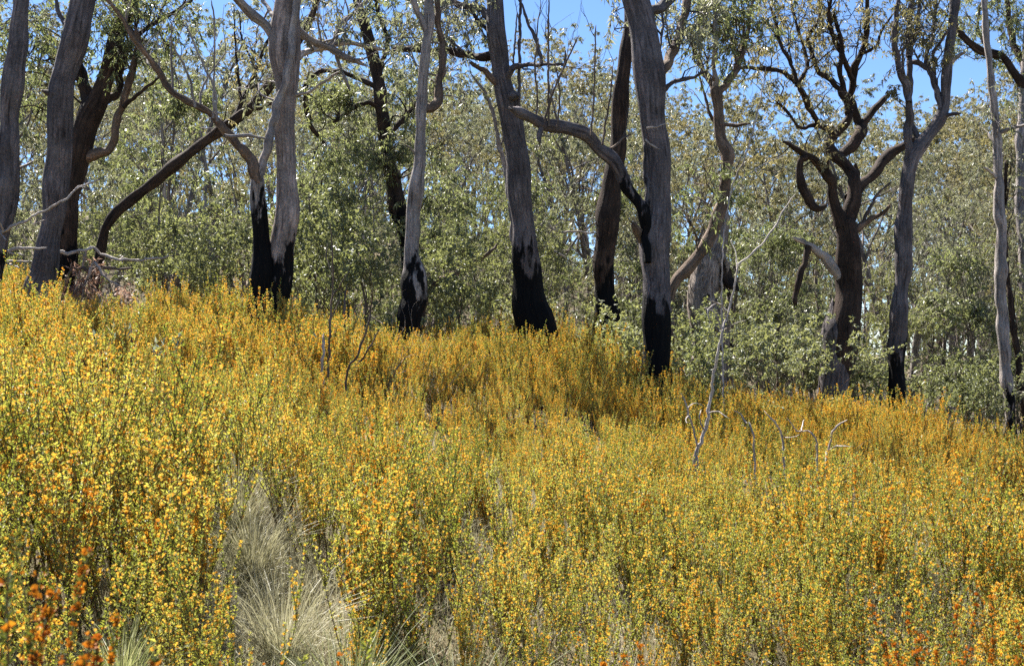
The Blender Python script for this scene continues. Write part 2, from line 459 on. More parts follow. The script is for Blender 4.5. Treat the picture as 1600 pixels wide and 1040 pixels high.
# ------------------------------------------------------------------ background tree kinds
def make_kind(seed, h, base, nl, spread, nleaf, leafL, leafW, lean=0.1, r0=None, droop=0.9, sprays_per_tip=1, top_bias=0.0, levels=2, nb=3, spray_len=0.42, clumpw=0.45):
    rng = np.random.default_rng(seed)
    r0 = r0 or h * 0.0125
    n = 7
    pts = [np.array([0, 0, -0.25])]
    d = unit(np.array([rng.normal() * lean, rng.normal() * lean, 1.0]))
    for i in range(n):
        d = unit(d + rng.normal(size=3) * 0.09 + np.array([0, 0, 0.06]))
        pts.append(pts[-1] + d * h * 0.9 / n)
    pts = np.array(pts)
    rad = r0 * (1 - 0.82 * np.linspace(0, 1, n + 1) ** 0.9); rad[0] *= 1.25
    tk = Acc(); tk.add(*tube(pts, rad, 9, 0.3, 0.06, rng, cap=False))
    tubes, tips = [], []
    for k in range(nl):
        f = base + (1 - base) * ((k + rng.uniform(0, 0.8)) / nl) ** (1 - top_bias)
        f = min(f, 0.99)
        x = f * n; i = int(x); p = pts[i] + (pts[min(i + 1, n)] - pts[i]) * (x - i)
        az = k * 2.4 + rng.uniform(-0.5, 0.5)
        el = rng.uniform(0.25, 0.8) + 0.5 * f
        dd = np.array([math.cos(az) * math.cos(el), math.sin(az) * math.cos(el), math.sin(el)])
        grow(p, dd, max(0.012, np.interp(f, np.linspace(0, 1, n + 1), rad) * 0.62), h * spread * rng.uniform(0.6, 1.1) * (1.15 - 0.5 * f), rng, tubes, tips, 0, levels, 0.22, 0.28, nb)
    lb = tree_mesh_from(tubes, rng, 6)
    T = np.array([t[0] for t in tips]); Dr = np.array([t[1] for t in tips])
    wl = clumpw
    q = rng.uniform(0, 6.28, 3)
    cv = np.sin(T[:, 0] / wl + q[0]) * np.sin(T[:, 1] / wl + q[1]) + 0.8 * np.sin(T[:, 2] / wl * 1.2 + q[2])
    kp = cv + rng.normal(size=len(T)) * 0.35 > -0.25
    T = T[kp]; Dr = Dr[kp]
    T = np.repeat(T, sprays_per_tip, 0); Dr = np.repeat(Dr, sprays_per_tip, 0)
    Vl, Ql, var, segs = sprays(T, Dr, rng, nleaf, spray_len, leafL, leafW, droop)
    lf = Acc(); lf.add(Vl, Ql, var)
    tv, tq = thin_tubes(segs, 3); lb.add(tv, tq)
    return tk, lb, lf

KINDS = {}
def add_kind(key, barkm, leafm, **kw):
    tk, lb, lf = make_kind(**kw)
    KINDS[key] = (tk.mesh('trunk', M[barkm], smooth=True), lb.mesh('limbs', M[barkm], smooth=True), lf.mesh('crown', M[leafm]))

for i in range(4):
    add_kind('tall%d' % i, 'bark_far', 'gum_olive' if i % 2 else 'gum_sage', seed=100 + i, h=13 + 1.2 * i, base=0.38, nl=11, spread=0.26, nleaf=19, leafL=0.17, leafW=0.042, sprays_per_tip=2, top_bias=0.15)
for i in range(4):
    add_kind('mid%d' % i, 'bark_far', ['gum_sage', 'gum_green', 'gum_olive', 'gum_sage'][i], seed=200 + i, h=7.5 + 0.8 * i, base=0.2, nl=10, spread=0.28, nleaf=15, sprays_per_tip=2, leafL=0.13, leafW=0.032, lean=0.2)
for i in range(4):
    add_kind('sapling%d' % i, 'bark_far', ['gum_green', 'gum_sage', 'gum_green', 'bush'][i], seed=300 + i, h=3.2 + 0.5 * i, base=0.08, nl=11, spread=0.27, nleaf=9, sprays_per_tip=2, clumpw=0.22, leafL=0.10, leafW=0.027, r0=0.03, lean=0.12, spray_len=0.3)

def make_bush(seed, h, w, n, L, W, leafm):
    rng = np.random.default_rng(seed)
    tubes, tips = [], []
    for k in range(n):
        az = rng.uniform(0, 6.28); el = rng.uniform(0.6, 1.4)
        d = np.array([math.cos(az) * math.cos(el), math.sin(az) * math.cos(el), math.sin(el)])
        grow(np.array([math.cos(az) * 0.06, math.sin(az) * 0.06, -0.05]), d, 0.011, h * rng.uniform(0.5, 0.8), rng, tubes, tips, 0, 2, 0.3, 0.25, 3)
    st = tree_mesh_from(tubes, rng, 5)
    T = np.array([t[0] for t in tips]); Dr = np.array([t[1] for t in tips])
    V, Q, var, segs = sprays(T, Dr + np.array([0, 0, .5]), rng, 12, 0.2, L, W, 0.1)
    lf = Acc(); lf.add(V, Q, var)
    return st.mesh('stems', M['stem'], smooth=True), lf.mesh('foliage', M[leafm])
BUSH = [make_bush(400 + i, 0.95 + 0.2 * i, 1, 7, 0.062, 0.033, 'bush') for i in range(3)]

GROUPS = {'tall': ('gum_tree', 'gum trees standing in the far woodland'), 'mid': ('gum_tree', 'gum trees standing behind the crest'), 'sapling': ('gum_sapling', 'young gums crowding the crest')}
KLAB = {'tall0': 'tall slender sage gum', 'tall1': 'tall thin olive gum', 'tall2': 'tall leaning sage gum', 'tall3': 'tall spreading olive gum',
        'mid0': 'rounded drooping sage gum', 'mid1': 'fresh green leafy gum', 'mid2': 'olive brown crooked gum', 'mid3': 'broad grey green gum',
        'sapling0': 'short bright green gum sapling', 'sapling1': 'thin greyish gum sapling', 'sapling2': 'taller bright green gum sapling', 'sapling3': 'pale bushy gum sapling'}
GAPS = [(60, 'beyond the slim left leaning gum'), (235, 'beyond the stick pile'), (415, 'between the stick pile and the charred pair'), (640, 'between the charred pair and the slim pale gum'),
        (840, 'between the slim pale gum and the broad leaning gum'), (1020, 'between the broad leaning gum and the largest trunk'), (1170, 'around the old gnarled broken trunk'), (1310, 'between the old broken trunk and the gnarled tree'),
        (1400, 'between the gnarled tree and the slender forked gum'), (1570, 'between the slender forked gum and the pole trunk'), (9999, 'beyond the thin pole trunk')]
def whereabouts(x, y):
    px = 800 + x / y * F
    return next(g for k, g in GAPS if px < k)
def place_tree(key, x, y, rz, s):
    fam = key.rstrip('0123456789')
    nm, grp = GROUPS[fam]
    lab = ('distant ' if y > 55 else '') + KLAB[key] + ' ' + whereabouts(x, y)
    e = empty(nm, (x, y, gz(x, y)), lab, 'sapling' if fam == 'sapling' else 'tree', grp + ': ' + lab)
    e.rotation_euler = (0, 0, rz); e.scale = (s, s, s)
    for pn, me in zip(('trunk', 'limbs', 'crown'), KINDS[key]):
        link(pn, me, e)

R = random.Random(7)
def clear_old(x, y):
    px = 800 + x / y * F
    return not (1070 < px < 1165 and y < 23) and not (1275 < px < 1345 and y < 22)
def scatter(n, y0, y1, mind, margin, used, keep=None, tries=4000):
    out = []
    for _ in range(tries):
        if len(out) >= n: break
        y = y0 + (y1 - y0) * R.random()
        half = 0.468 * y + margin
        x = R.uniform(-half, half)
        if keep and not keep(x, y): continue
        if any((x - a) ** 2 + (y - b) ** 2 < mind * mind for a, b in used): continue
        used.append((x, y)); out.append((x, y))
    return out
used = []
def gap(x, y):      # a thinner stretch of wood on the right, where sky shows through
    q = x / y
    return not (0.20 < q < 0.37 and R.random() < 0.65)
KH = {'tall%d' % i: 13 + 1.2 * i for i in range(4)}
KH.update({'mid%d' % i: 7.5 + 0.8 * i for i in range(4)})
def fit(key, x, y, lo=-15.0, hi=80.0):
    # crown tops follow the wood's skyline: they all reach much the same angle above the eye
    px = 800 + x / y * F
    top = 95 if px < 1050 else 150
    top += R.uniform(lo, hi) ** 1.0
    return max(0.6, (EYE + (520 - top) / F * y - gz(x, y)) / (KH[key] * 1.08))
for x, y in scatter(125, 44, 104, 2.9, 4, used, gap):
    k = 'tall%d' % R.randrange(4); place_tree(k, x, y, R.uniform(0, 6.28), fit(k, x, y))
for x, y in scatter(38, 28, 44, 2.5, 3, used, gap):
    k = 'tall%d' % R.randrange(4); place_tree(k, x, y, R.uniform(0, 6.28), fit(k, x, y, 0, 120))
for x, y in scatter(84, 25, 66, 1.9, 3, used):
    k = 'mid%d' % R.randrange(4); place_tree(k, x, y, R.uniform(0, 6.28), fit(k, x, y, 130, 300))
u2 = []
for x, y in scatter(44, 21.5, 36, 1.5, 2, u2, clear_old): place_tree('sapling%d' % R.randrange(4), x, y, R.uniform(0, 6.28), R.uniform(0.7, 1.25))

def place_bush(x, y, k, s, label, group):
    e = empty('leafy_bush', (x, y, gz(x, y)), label, 'bush', group)
    e.rotation_euler = (0, 0, R.uniform(0, 6.28)); e.scale = (s, s, s)
    link('stems', BUSH[k][0], e); link('foliage', BUSH[k][1], e)
u3 = []
for x, y in scatter(26, 20.3, 25, 1.0, 1, u3, clear_old): place_bush(x, y, R.randrange(3), R.uniform(0.7, 1.3), 'glossy broad leaved bush ' + whereabouts(x, y), 'bushes along the crest ' + whereabouts(x, y))

POLES = []
for k in range(5):
    rg = np.random.default_rng(900 + k)
    h = 4.5 + k * 0.7; d = unit(np.array([rg.normal() * 0.12, rg.normal() * 0.12, 1.0])); pp = [np.array([0, 0, -0.2])]
    for i in range(6):
        d = unit(d + rg.normal(size=3) * 0.06); pp.append(pp[-1] + d * h / 6)
    pa = Acc(); pr_ = 0.05 * (1 - 0.7 * np.linspace(0, 1, 7)); pa.add(*tube(np.array(pp), pr_, 7, 0.25, 0.05, rg, wob=0.3))
    tubes, tips = [], []
    for i in range(6):
        j = rg.integers(2, 7); grow(pp[j], unit(rg.normal(size=3) + np.array([0, 0, 0.8])), 0.014, rg.uniform(0.5, 1.1), rg, tubes, tips, 0, 1, 0.2, 0.3, 2)
    POLES.append((pa.mesh('stem', M['bark_far' if k % 2 else 'dead'], smooth=True), tree_mesh_from(tubes, rg, 5).mesh('twigs', M['bark_far' if k % 2 else 'dead'], smooth=True)))
PLAB = ['pale bare pole ', 'brown bare pole ', 'pale bare crooked pole ', 'brown tall bare pole ', 'pale tallest bare pole ']
u4 = []
for x, y in scatter(26, 20.8, 38, 0.9, 1, u4):
    k = R.randrange(5); lab = PLAB[k] + whereabouts(x, y)
    e = empty('bare_sapling', (x, y, gz(x, y)), lab, 'sapling', 'bare poles: ' + lab)
    e.rotation_euler = (0, 0, R.uniform(0, 6.28)); sc = R.uniform(0.6, 1.2); e.scale = (sc, sc, sc)
    link('stem', POLES[k][0], e); link('twigs', POLES[k][1], e)

# ------------------------------------------------------------------ traced foreground trees
TREE_XY = []
class Tree:
    def __init__(s, name, label, cat, Y, mat, basepx, seed, char_py=None, crown_mat='gum_sage'):
        s.Y = Y; s.rng = np.random.default_rng(seed); s.mat = mat
        b = P(basepx[0], basepx[1], Y)
        s.g = gz(b[0], Y)
        s.loc = np.array([b[0], Y, s.g])
        s.e = empty(name, tuple(s.loc), label, cat)
        s.tw = Acc(); s.leaf = Acc(); s.crown_mat = crown_mat
        s.char_z = None if char_py is None else EYE + (520 - char_py) / F * Y
        s.has_twigs = False; s.wood = []
        TREE_XY.append((b[0], Y))
    def charf(s, V):
        if s.char_z is None: return np.zeros(len(V))
        return np.clip(0.5 + (s.char_z - V[:, 2]) * 0.55, -0.6, 1.3)
    def pts(s, st, dy=0.0, dy0=0.0):
        n = len(st); t = np.linspace(0, 1, n)
        w = np.array([dy0 + (dy - dy0) * tt + 0.35 * abs(dy - dy0) * math.sin(3.14 * tt) * 0.5 for tt in t])
        pts = np.array([P(a[0], a[1], s.Y + k) for a, k in zip(st, w)])
        rad = np.array([a[2] / 2.0 / F * (s.Y + k) for a, k in zip(st, w)])
        return pts, rad
    def trunk(s, st, dy=0.0, name='trunk', sides=18, rough=0.055, ext=True, mat=None, dy0=0.0):
        pts, rad = s.pts(st, dy, dy0)
        if ext:
            d = pts[0] - pts[1]; d = d / abs(d[2])
            zb = gz(pts[0][0], pts[0][1]) - 0.15
            if pts[0][2] > zb + 0.05:
                b = pts[0] + d * (pts[0][2] - zb) * 0.6; b[2] = zb
                pts = np.vstack([b, pts]); rad = np.concatenate([[rad[0] * 1.18], rad])
        s.wood.append(catmull(pts, rad, 0.2)[0])
        acc = Acc(); acc.add(*tube(pts, rad, sides, max(0.06, rad.mean() * 0.4), rough, s.rng, chfun=s.charf, wob=0.12))
        o = link(name, acc.mesh(name, M[mat or s.mat], s.loc, True), s.e)
        if name == 'trunk': s.trunk_obj = o
        return pts, rad
    def limb(s, st, dy=0.0, sides=10, rough=0.06, mat=None, twigs=0, leafy=0.0, tl=0.5, dy0=0.0, name='limb', up=0.35):
        pts, rad = s.pts(st, dy, dy0)
        s.wood.append(catmull(pts, rad, 0.2)[0])
        acc = Acc(); acc.add(*tube(pts, rad, sides, max(0.04, rad.mean() * 0.7), rough, s.rng, chfun=s.charf, wob=0.26, jag=True))
        link(name, acc.mesh(name, M[mat or s.mat], s.loc, True), s.e)
        if twigs: s.twigs(pts, rad, twigs, tl, leafy, up)
        return pts, rad
    def twigs(s, pts, rad, n, tl=0.5, leafy=0.0, up=0.35, t0=0.3):
        C, Rr = catmull(pts, rad, 0.1)
        T = np.gradient(C, axis=0)
        tubes, tips = [], []
        for k in range(n):
            i = int(len(C) * s.rng.uniform(t0, 0.99))
            d = unit(unit(T[i]) * 0.6 + s.rng.normal(size=3) * 0.6 + np.array([0, 0, up]))
            grow(C[i], d, max(0.006, min(0.018, Rr[i] * 0.45)), tl * s.rng.uniform(0.6, 1.4), s.rng, tubes, tips, 0, 1, up, 0.25, 3)
        for p, r, lv in tubes: s.tw.add(*tube(p, r, 4, 0.2, 0, s.rng, cap=False))
        s.has_twigs = True
        if leafy > 0:
            tips = [t for t in tips if s.rng.random() < leafy]
            if tips: s.leaves(np.array([t[0] for t in tips]), np.array([t[1] for t in tips]))
    def leaves(s, T, Dr, nleaf=14, length=0.35, L=0.11, W=0.024, droop=0.9):
        V, Q, var, segs = sprays(T, Dr, s.rng, nleaf, length, L, W, droop)
        s.leaf.add(V, Q, var)
        s.tw.add(*thin_tubes(segs)); s.has_twigs = True
    def upper(s, pts, rad, levels=2, length=1.7, nb=3, leafy=0.6, nleaf=12):
        """carry a limb that leaves the frame on up into its crown"""
        d = unit(pts[-1] - pts[-2]); tubes, tips = [], []
        grow(pts[-1] - d * 0.05, unit(d + np.array([0, 0, 0.25])), rad[-1], length, s.rng, tubes, tips, 0, levels, 0.25, 0.2, nb)
        for p, r, lv in tubes: s.tw.add(*tube(p, r, max(4, 8 - 2 * lv), 0.15, 0.03, s.rng, cap=False))
        tips = [t for t in tips if s.rng.random() < leafy]
        if tips: s.leaves(np.array([t[0] for t in tips]), np.array([t[1] for t in tips]), nleaf)
        s.has_twigs = True
    def clump(s, px, py, rpx, n, dy=0.0, **kw):
        """a leafy clump with its own twigs, in the crown"""
        c = P(px, py, s.Y + dy); r = rpx / F * s.Y
        q = s.rng.normal(size=(n, 3)) * r * 0.5
        root = c + np.array([0, 0, -r * 0.3])
        W = np.vstack(s.wood); W = W[W[:, 2] > s.g + 1.2]
        a = W[np.argmin(((W - root - np.array([0, 0, -0.3])) ** 2).sum(1))]; L = np.linalg.norm(root - a)
        m1 = a + (root - a) * 0.35 + s.rng.normal(size=3) * L * 0.07 + np.array([0, 0, L * 0.08]); m2 = a + (root - a) * 0.7 + s.rng.normal(size=3) * L * 0.07 + np.array([0, 0, L * 0.08])
        r0 = min(0.035, 0.010 + 0.008 * L)
        s.tw.add(*tube([a, m1, m2, root], [r0, r0 * 0.75, r0 * 0.55, 0.008], 5, 0.15, 0, s.rng, cap=False, wob=0.5))
        k = max(3, n // 6); hubs = c + s.rng.normal(size=(k, 3)) * r * 0.42
        segs = [np.concatenate([root, h, [0.008], [0.005]]) for h in hubs]
        pts = c + q
        for p in pts:
            h = hubs[np.argmin(((hubs - p) ** 2).sum(1))]
            segs.append(np.concatenate([h, p, [0.004], [0.003]]))
        s.tw.add(*thin_tubes(np.array(segs)))
        s.leaves(pts, q + s.rng.normal(size=(n, 3)) * r * 0.3, **kw)
    def done(s):
        if s.has_twigs: link('twigs', s.tw.mesh('twigs', M[s.mat], s.loc, True), s.e)
        if s.leaf.n: link('crown', s.leaf.mesh('crown', M[s.crown_mat], s.loc), s.e)

# --- tree at the left edge
t = Tree('gum_tree', 'slim grey gum trunk leaning left beside the dead sticks', 'tree', 13.6, 'bark_grey', (-8, 440), 1, 400)
a = t.trunk([(-8, 440, 31), (-2, 380, 31), (7, 320, 32), (15, 245, 33), (18, 200, 31), (22, 130, 29), (28, 60, 27), (32, 0, 25), (38, -120, 23)])
t.upper(*a); t.clump(8, 25, 40, 14, 0.5); t.done()

# --- second, elbowed trunk
t = Tree('gum_tree', 'thick grey gum trunk with an elbow and a broken stub, no charring', 'tree', 15.0, 'bark_grey', (62, 455), 2, None)
a = t.trunk([(64, 455, 50), (74, 420, 43), (80, 370, 39), (88, 320, 37), (92, 250, 36), (93, 180, 38), (97, 140, 43), (108, 108, 41), (120, 60, 37), (132, 0, 34), (152, -120, 30)])
t.upper(*a, leafy=0.4)
t.limb([(88, 152, 18), (78, 147, 13), (67, 143, 6)], -0.2)
t.limb([(113, 62, 9), (103, 44, 8), (95, 25, 7), (85, -5, 6), (75, -40, 5)], 0.5, twigs=3, leafy=0.5)
t.done()

# --- dark brown forked tree behind it
t = Tree('gum_tree', 'dark brown forked gum with a curved side limb behind the elbowed trunk', 'tree', 18.2, 'bark_brown', (105, 395), 3, 380, 'gum_green')
t.trunk([(103, 410, 32), (110, 340, 31), (122, 265, 31), (130, 215, 35), (143, 178, 31), (160, 140, 28), (175, 105, 26), (186, 60, 23), (200, 20, 21), (220, -30, 19)])
t.limb([(130, 195, 24), (133, 150, 20), (128, 115, 16), (122, 70, 13), (118, 10, 11), (120, -40, 9)], 0.8, twigs=4, leafy=0.5)
t.limb([(135, 245, 20), (152, 240, 16), (170, 236, 14), (179, 215, 12), (184, 190, 12), (191, 165, 12), (201, 130, 11), (213, 92, 10), (217, 72, 9), (212, 45, 7)], -0.6, mat='bark_tan', twigs=6, leafy=0.5)
t.limb([(193, 168, 7), (206, 155, 6), (222, 143, 5), (250, 120, 4)], -0.9, dy0=-0.5)
t.limb([(148, 165, 14), (168, 152, 13), (184, 140, 12), (188, 112, 11), (200, 70, 8), (235, 40, 7), (300, 0, 6)], 0.5, twigs=8, leafy=0.7)
for c in [(30, 60, 45, 26), (60, 120, 50, 26), (60, 30, 45, 26), (165, 40, 40, 20), (215, 75, 45, 24), (250, 40, 40, 20), (280, 15, 35, 14), (195, 25, 35, 16), (150, 15, 40, 18), (20, 100, 40, 20), (45, 75, 40, 20), (20, 160, 40, 16), (55, 170, 40, 16), (240, 80, 40, 18), (170, 75, 30, 12), (110, 60, 36, 14), (255, 10, 36, 14)]: t.clump(*c, dy=t.rng.uniform(-0.8, 0.8))
t.done()

# --- leaning trunk crossing behind the charred pair
t = Tree('gum_tree', 'dark fallen looking gum trunk leaning far over to the right behind the charred pair', 'tree', 18.6, 'bark_brown', (160, 370), 4, None, 'gum_olive')
a = t.trunk([(158, 385, 15), (168, 352, 15), (182, 332, 16), (202, 316, 16), (240, 285, 17), (290, 245, 17), (350, 200, 17), (392, 168, 17), (425, 128, 15), (450, 90, 13), (480, 40, 11), (500, -10, 10)], sides=12)
t.limb([(368, 185, 8), (376, 155, 8), (388, 135, 7), (402, 100, 6), (420, 58, 5)], 0.4, twigs=3)
t.limb([(392, 172, 7), (412, 166, 6), (440, 155, 5), (470, 150, 3)], -0.4)
t.limb([(378, 160, 5), (372, 110, 4), (368, 60, 3), (366, 10, 2)], 0.3)
t.limb([(405, 150, 4), (395, 100, 4), (378, 60, 3), (374, 20, 2)], 0.4)
t.twigs(*a, 5, 0.8, 0.3, t0=0.5)
for c in [(395, 70, 30, 12), (480, 30, 35, 16)]: t.clump(*c, dy=0.5)
t.done()

# --- charred pair
t = Tree('gum_tree', 'pale gum with twin stems, bases burnt black, forked left stem and stout right trunk', 'tree', 14.5, 'bark_pale', (415, 490), 5, 405, 'gum_sage')
a = t.trunk([(419, 492, 54), (426, 440, 50), (435, 400, 43), (443, 350, 36), (446, 300, 34), (446, 240, 33), (444, 180, 33), (443, 120, 36), (440, 80, 42), (440, 45, 44), (446, 5, 40), (455, -60, 34)], mat='bark_warm')
t.upper(*a, leafy=0.35)
t.char_z = EYE + (520 - 325) / F * t.Y
t.trunk([(411, 494, 42), (414, 440, 39), (414, 400, 34), (410, 350, 28), (406, 310, 24), (404, 278, 21)], dy=-0.3, dy0=-0.1)
t.char_z = EYE + (520 - 405) / F * t.Y
t.limb([(404, 285, 20), (392, 262, 17), (368, 228, 15), (352, 205, 14), (335, 186, 12), (302, 166, 11), (270, 145, 10), (240, 105, 9), (215, 70, 8), (190, 30, 7), (165, 0, 6), (130, -40, 5)], -1.4, mat='bark_tan', dy0=-0.3, twigs=8, tl=0.7)
t.limb([(403, 282, 16), (416, 247, 13), (424, 208, 13), (433, 168, 14), (445, 140, 13), (452, 100, 12), (456, 60, 11), (463, 20, 10), (466, -20, 9)], -0.2, dy0=-0.3)
t.limb([(437, 66, 24), (416, 42, 17), (396, 21, 15), (375, 0, 13), (345, -30, 12)], -0.6)
t.limb([(432, 35, 9), (420, 15, 7), (406, -6, 6)], 0.4)
t.limb([(455, 42, 14), (480, 58, 12), (510, 71, 11), (540, 90, 10), (572, 102, 8)], 0.8, twigs=5, leafy=0.4)
t.limb([(455, 90, 12), (490, 80, 10), (525, 69, 9), (562, 70, 7), (600, 78, 5)], 1.3, mat='dead', twigs=4)
t.limb([(520, 72, 8), (530, 45, 8), (540, 30, 7), (558, 18, 6), (580, -5, 5)], 1.6, dy0=0.9, twigs=5)
t.limb([(523, 78, 6), (530, 105, 5), (540, 125, 5), (546, 142, 4)], 0.9, dy0=0.9)
t.limb([(350, 212, 6), (368, 214, 6), (390, 212, 5), (418, 218, 3)], -0.7, dy0=-0.9)
t.limb([(455, 150, 5), (480, 145, 4), (510, 126, 4), (530, 112, 3)], -0.5, mat='dead')
t.limb([(340, 190, 4), (336, 140, 4), (322, 110, 3), (300, 60, 3), (290, 35, 2)], -1.0, dy0=-1.0)
t.limb([(333, 185, 4), (334, 130, 3), (335, 40, 3), (330, 0, 2)], -1.2, dy0=-1.0)
t.limb([(305, 168, 4), (295, 120, 4), (275, 80, 3), (262, 55, 2)], -1.5, dy0=-1.1)
for c in [(415, 120, 26, 8), (490, 20, 30, 14), (480, 60, 26, 10), (545, 45, 24, 8), (500, 100, 24, 8), (400, 60, 22, 7), (390, 130, 28, 10)]: t.clump(*c, dy=0.8)
t.done()

# --- dark leafy trunk behind, left of the slim pale one
t = Tree('gum_tree', 'dark brown gum with a leaning trunk half hidden in its own hanging green leaves', 'tree', 20.5, 'bark_brown', (630, 360), 6, 330, 'gum_green')
a = t.trunk([(640, 440, 24), (632, 370, 24), (622, 315, 25), (611, 270, 25), (601, 220, 21), (597, 170, 19), (593, 130, 19), (586, 100, 20), (579, 68, 17), (566, 30, 15), (557, 0, 14), (545, -60, 12)], sides=14, rough=0.09)
t.upper(*a)
t.limb([(598, 170, 9), (570, 160, 8), (545, 175, 7), (520, 190, 5)], -0.6, twigs=8, leafy=0.9)
t.limb([(600, 215, 9), (630, 190, 8), (650, 160, 7), (670, 150, 5)], 0.6, twigs=8, leafy=0.9)
t.limb([(593, 120, 8), (605, 60, 7), (590, 20, 6), (588, -20, 5)], 0.4, twigs=6, leafy=0.8)
t.limb([(592, 138, 9), (552, 118, 8), (508, 110, 8), (484, 126, 8), (478, 160, 8), (490, 200, 8), (506, 222, 5)], 0.2, twigs=4, leafy=0.6)
for c in [(575, 115, 26, 16), (560, 165, 36, 26), (545, 205, 38, 26), (520, 235, 40, 22), (575, 260, 34, 16), (640, 160, 38, 22), (635, 205, 38, 22), (620, 30, 36, 22), (640, 60, 40, 24), (605, 15, 36, 20), (560, 230, 35, 18), (690, 215, 36, 20), (670, 250, 40, 22), (500, 290, 45, 22), (540, 330, 45, 20), (585, 300, 30, 14), (690, 310, 40, 18)]: t.clump(*c, dy=t.rng.uniform(-1.2, 1.2))
t.done()

# --- slim pale trunk, charred foot
t = Tree('gum_tree', 'slim smooth pale gum with forked top and knobbly charred foot', 'tree', 15.5, 'bark_pale', (637, 505), 7, 432, 'gum_sage')
a = t.trunk([(636, 508, 38), (640, 465, 40), (644, 430, 35), (642, 400, 27), (644, 350, 25), (650, 290, 21), (653, 240, 18), (657, 180, 16), (660, 130, 15), (665, 80, 15), (668, 40, 15), (668, 0, 14), (671, -80, 13)], rough=0.07)
t.upper(*a, leafy=0.4, length=1.3)
t.limb([(667, 50, 12), (656, 22, 10), (645, -5, 9), (630, -50, 8)], -0.3)
t.limb([(660, 172, 14), (678, 163, 15), (688, 138, 13), (692, 90, 11), (688, 50, 10), (684, 0, 9), (682, -60, 8)], 0.5, mat='bark_tan', twigs=5, leafy=0.5)
t.limb([(652, 250, 4), (645, 235, 3), (632, 225, 2)], -0.3)
for c in [(700, 40, 34, 16), (705, 100, 30, 12), (720, 150, 30, 12), (650, 30, 34, 16), (620, 50, 34, 16), (700, 0, 36, 18), (660, 110, 26, 10)]: t.clump(*c, dy=0.7)
t.done()

# --- broad trunk with black foot
t = Tree('gum_tree', 'broad grey gum leaning left with a burl and a wide black charred foot', 'tree', 17.0, 'bark_grey', (845, 525), 8, 400, 'gum_sage')
a = t.trunk([(846, 530, 54), (837, 480, 49), (830, 430, 45), (824, 380, 41), (818, 330, 39), (812, 280, 37), (806, 230, 35), (800, 190, 35), (793, 150, 35), (786, 100, 32), (779, 50, 29), (775, 0, 26), (770, -80, 24)])
t.upper(*a, leafy=0.35)
t.limb([(785, 160, 16), (797, 152, 18), (806, 150, 12)], -0.35)
t.limb([(812, 445, 9), (803, 380, 10), (796, 305, 10), (789, 265, 9), (777, 212, 6), (763, 155, 5), (735, 115, 3)], 0.3, mat='bark_pale', dy0=0.3, twigs=4)
t.limb([(780, 42, 14), (762, 25, 14), (745, 12, 12), (718, 7, 10), (690, 0, 7)], 0.6, twigs=6, leafy=0.6)
t.limb([(783, 88, 13), (735, 84, 13), (700, 80, 11), (650, 75, 10), (615, 75, 8)], 0.9, mat='bark_brown', twigs=5, leafy=0.3)
t.limb([(782, 138, 11), (760, 115, 9), (735, 97, 6)], -0.5, mat='bark_tan')
t.limb([(778, 75, 9), (765, 55, 8), (745, 30, 6), (732, 10, 4)], 0.5, mat='bark_brown', twigs=3, leafy=0.5)
t.limb([(786, 132, 12), (800, 112, 10), (822, 101, 7), (850, 102, 6), (884, 100, 4)], -0.8, twigs=3)
t.limb([(882, 100, 3), (883, 90, 3), (884, 79, 2)], -0.8, dy0=-0.8)
t.limb([(846, 102, 6), (841, 72, 6), (828, 42, 5), (818, 15, 4), (806, -15, 4)], -0.4, dy0=-0.6, twigs=3)
t.limb([(812, 172, 5), (812, 110, 5), (813, 50, 5), (814, 0, 4), (818, -40, 3)], 0.2, dy0=-0.2, twigs=3)
t.limb([(801, 110, 3), (805, 60, 3), (808, 20, 2)], 0.2, dy0=-0.4)
for c in [(715, 30, 36, 20), (735, 60, 34, 18), (700, 65, 34, 18), (745, 0, 34, 18)]: t.clump(*c, dy=0.9)
t.done()

# --- trunk behind, left of the large one
t = Tree('gum_tree', 'dark gum with a black lower half standing behind the arching limb', 'tree', 20.0, 'bark_brown', (948, 540), 9, 440, 'gum_sage')
t.trunk([(943, 542, 37), (945, 490, 36), (944, 450, 35), (945, 400, 33), (950, 340, 33), (956, 290, 31), (962, 240, 29), (967, 180, 27), (973, 120, 23), (978, 80, 21), (983, 40, 18), (985, -30, 16)])
for c in [(930, 310, 40, 20), (905, 290, 36, 16)]: t.clump(*c, dy=0.9)
t.done()

# --- the large trunk with the arching limb
t = Tree('gum_tree', 'largest grey gum trunk with a black charred foot and a long arching bare limb', 'tree', 15.0, 'bark_grey', (1023, 585), 10, 478, 'gum_sage')
a = t.trunk([(1024, 590, 50), (1023, 540, 47), (1022, 490, 47), (1024, 440, 47), (1027, 390, 45), (1029, 330, 43), (1029, 280, 42), (1026, 230, 42), (1020, 180, 42), (1013, 130, 42), (1007, 80, 42), (1000, 30, 42), (992, -20, 40), (984, -90, 36)], sides=24)
t.upper(*a, leafy=0.35)
t.char_z = EYE + (520 - 300) / F * t.Y
b = t.limb([(1017, 385, 17), (1008, 352, 19), (998, 325, 20), (984, 297, 20), (966, 266, 20), (946, 241, 22), (920, 219, 21), (890, 206, 20), (860, 201, 18), (840, 196, 18), (820, 184, 18), (802, 172, 17)], -0.9, dy0=-0.1, sides=14)
t.limb([(1012, 410, 12), (1011, 340, 12), (1013, 280, 11), (1010, 225, 8)], -0.05, dy0=-0.28)
t.char_z = EYE + (520 - 478) / F * t.Y
t.limb([(1012, 385, 16), (1000, 365, 14), (985, 345, 11)], -0.3, mat='bark_tan')
t.limb([(846, 200, 9), (842, 212, 8), (843, 222, 5)], -0.8, dy0=-0.75)
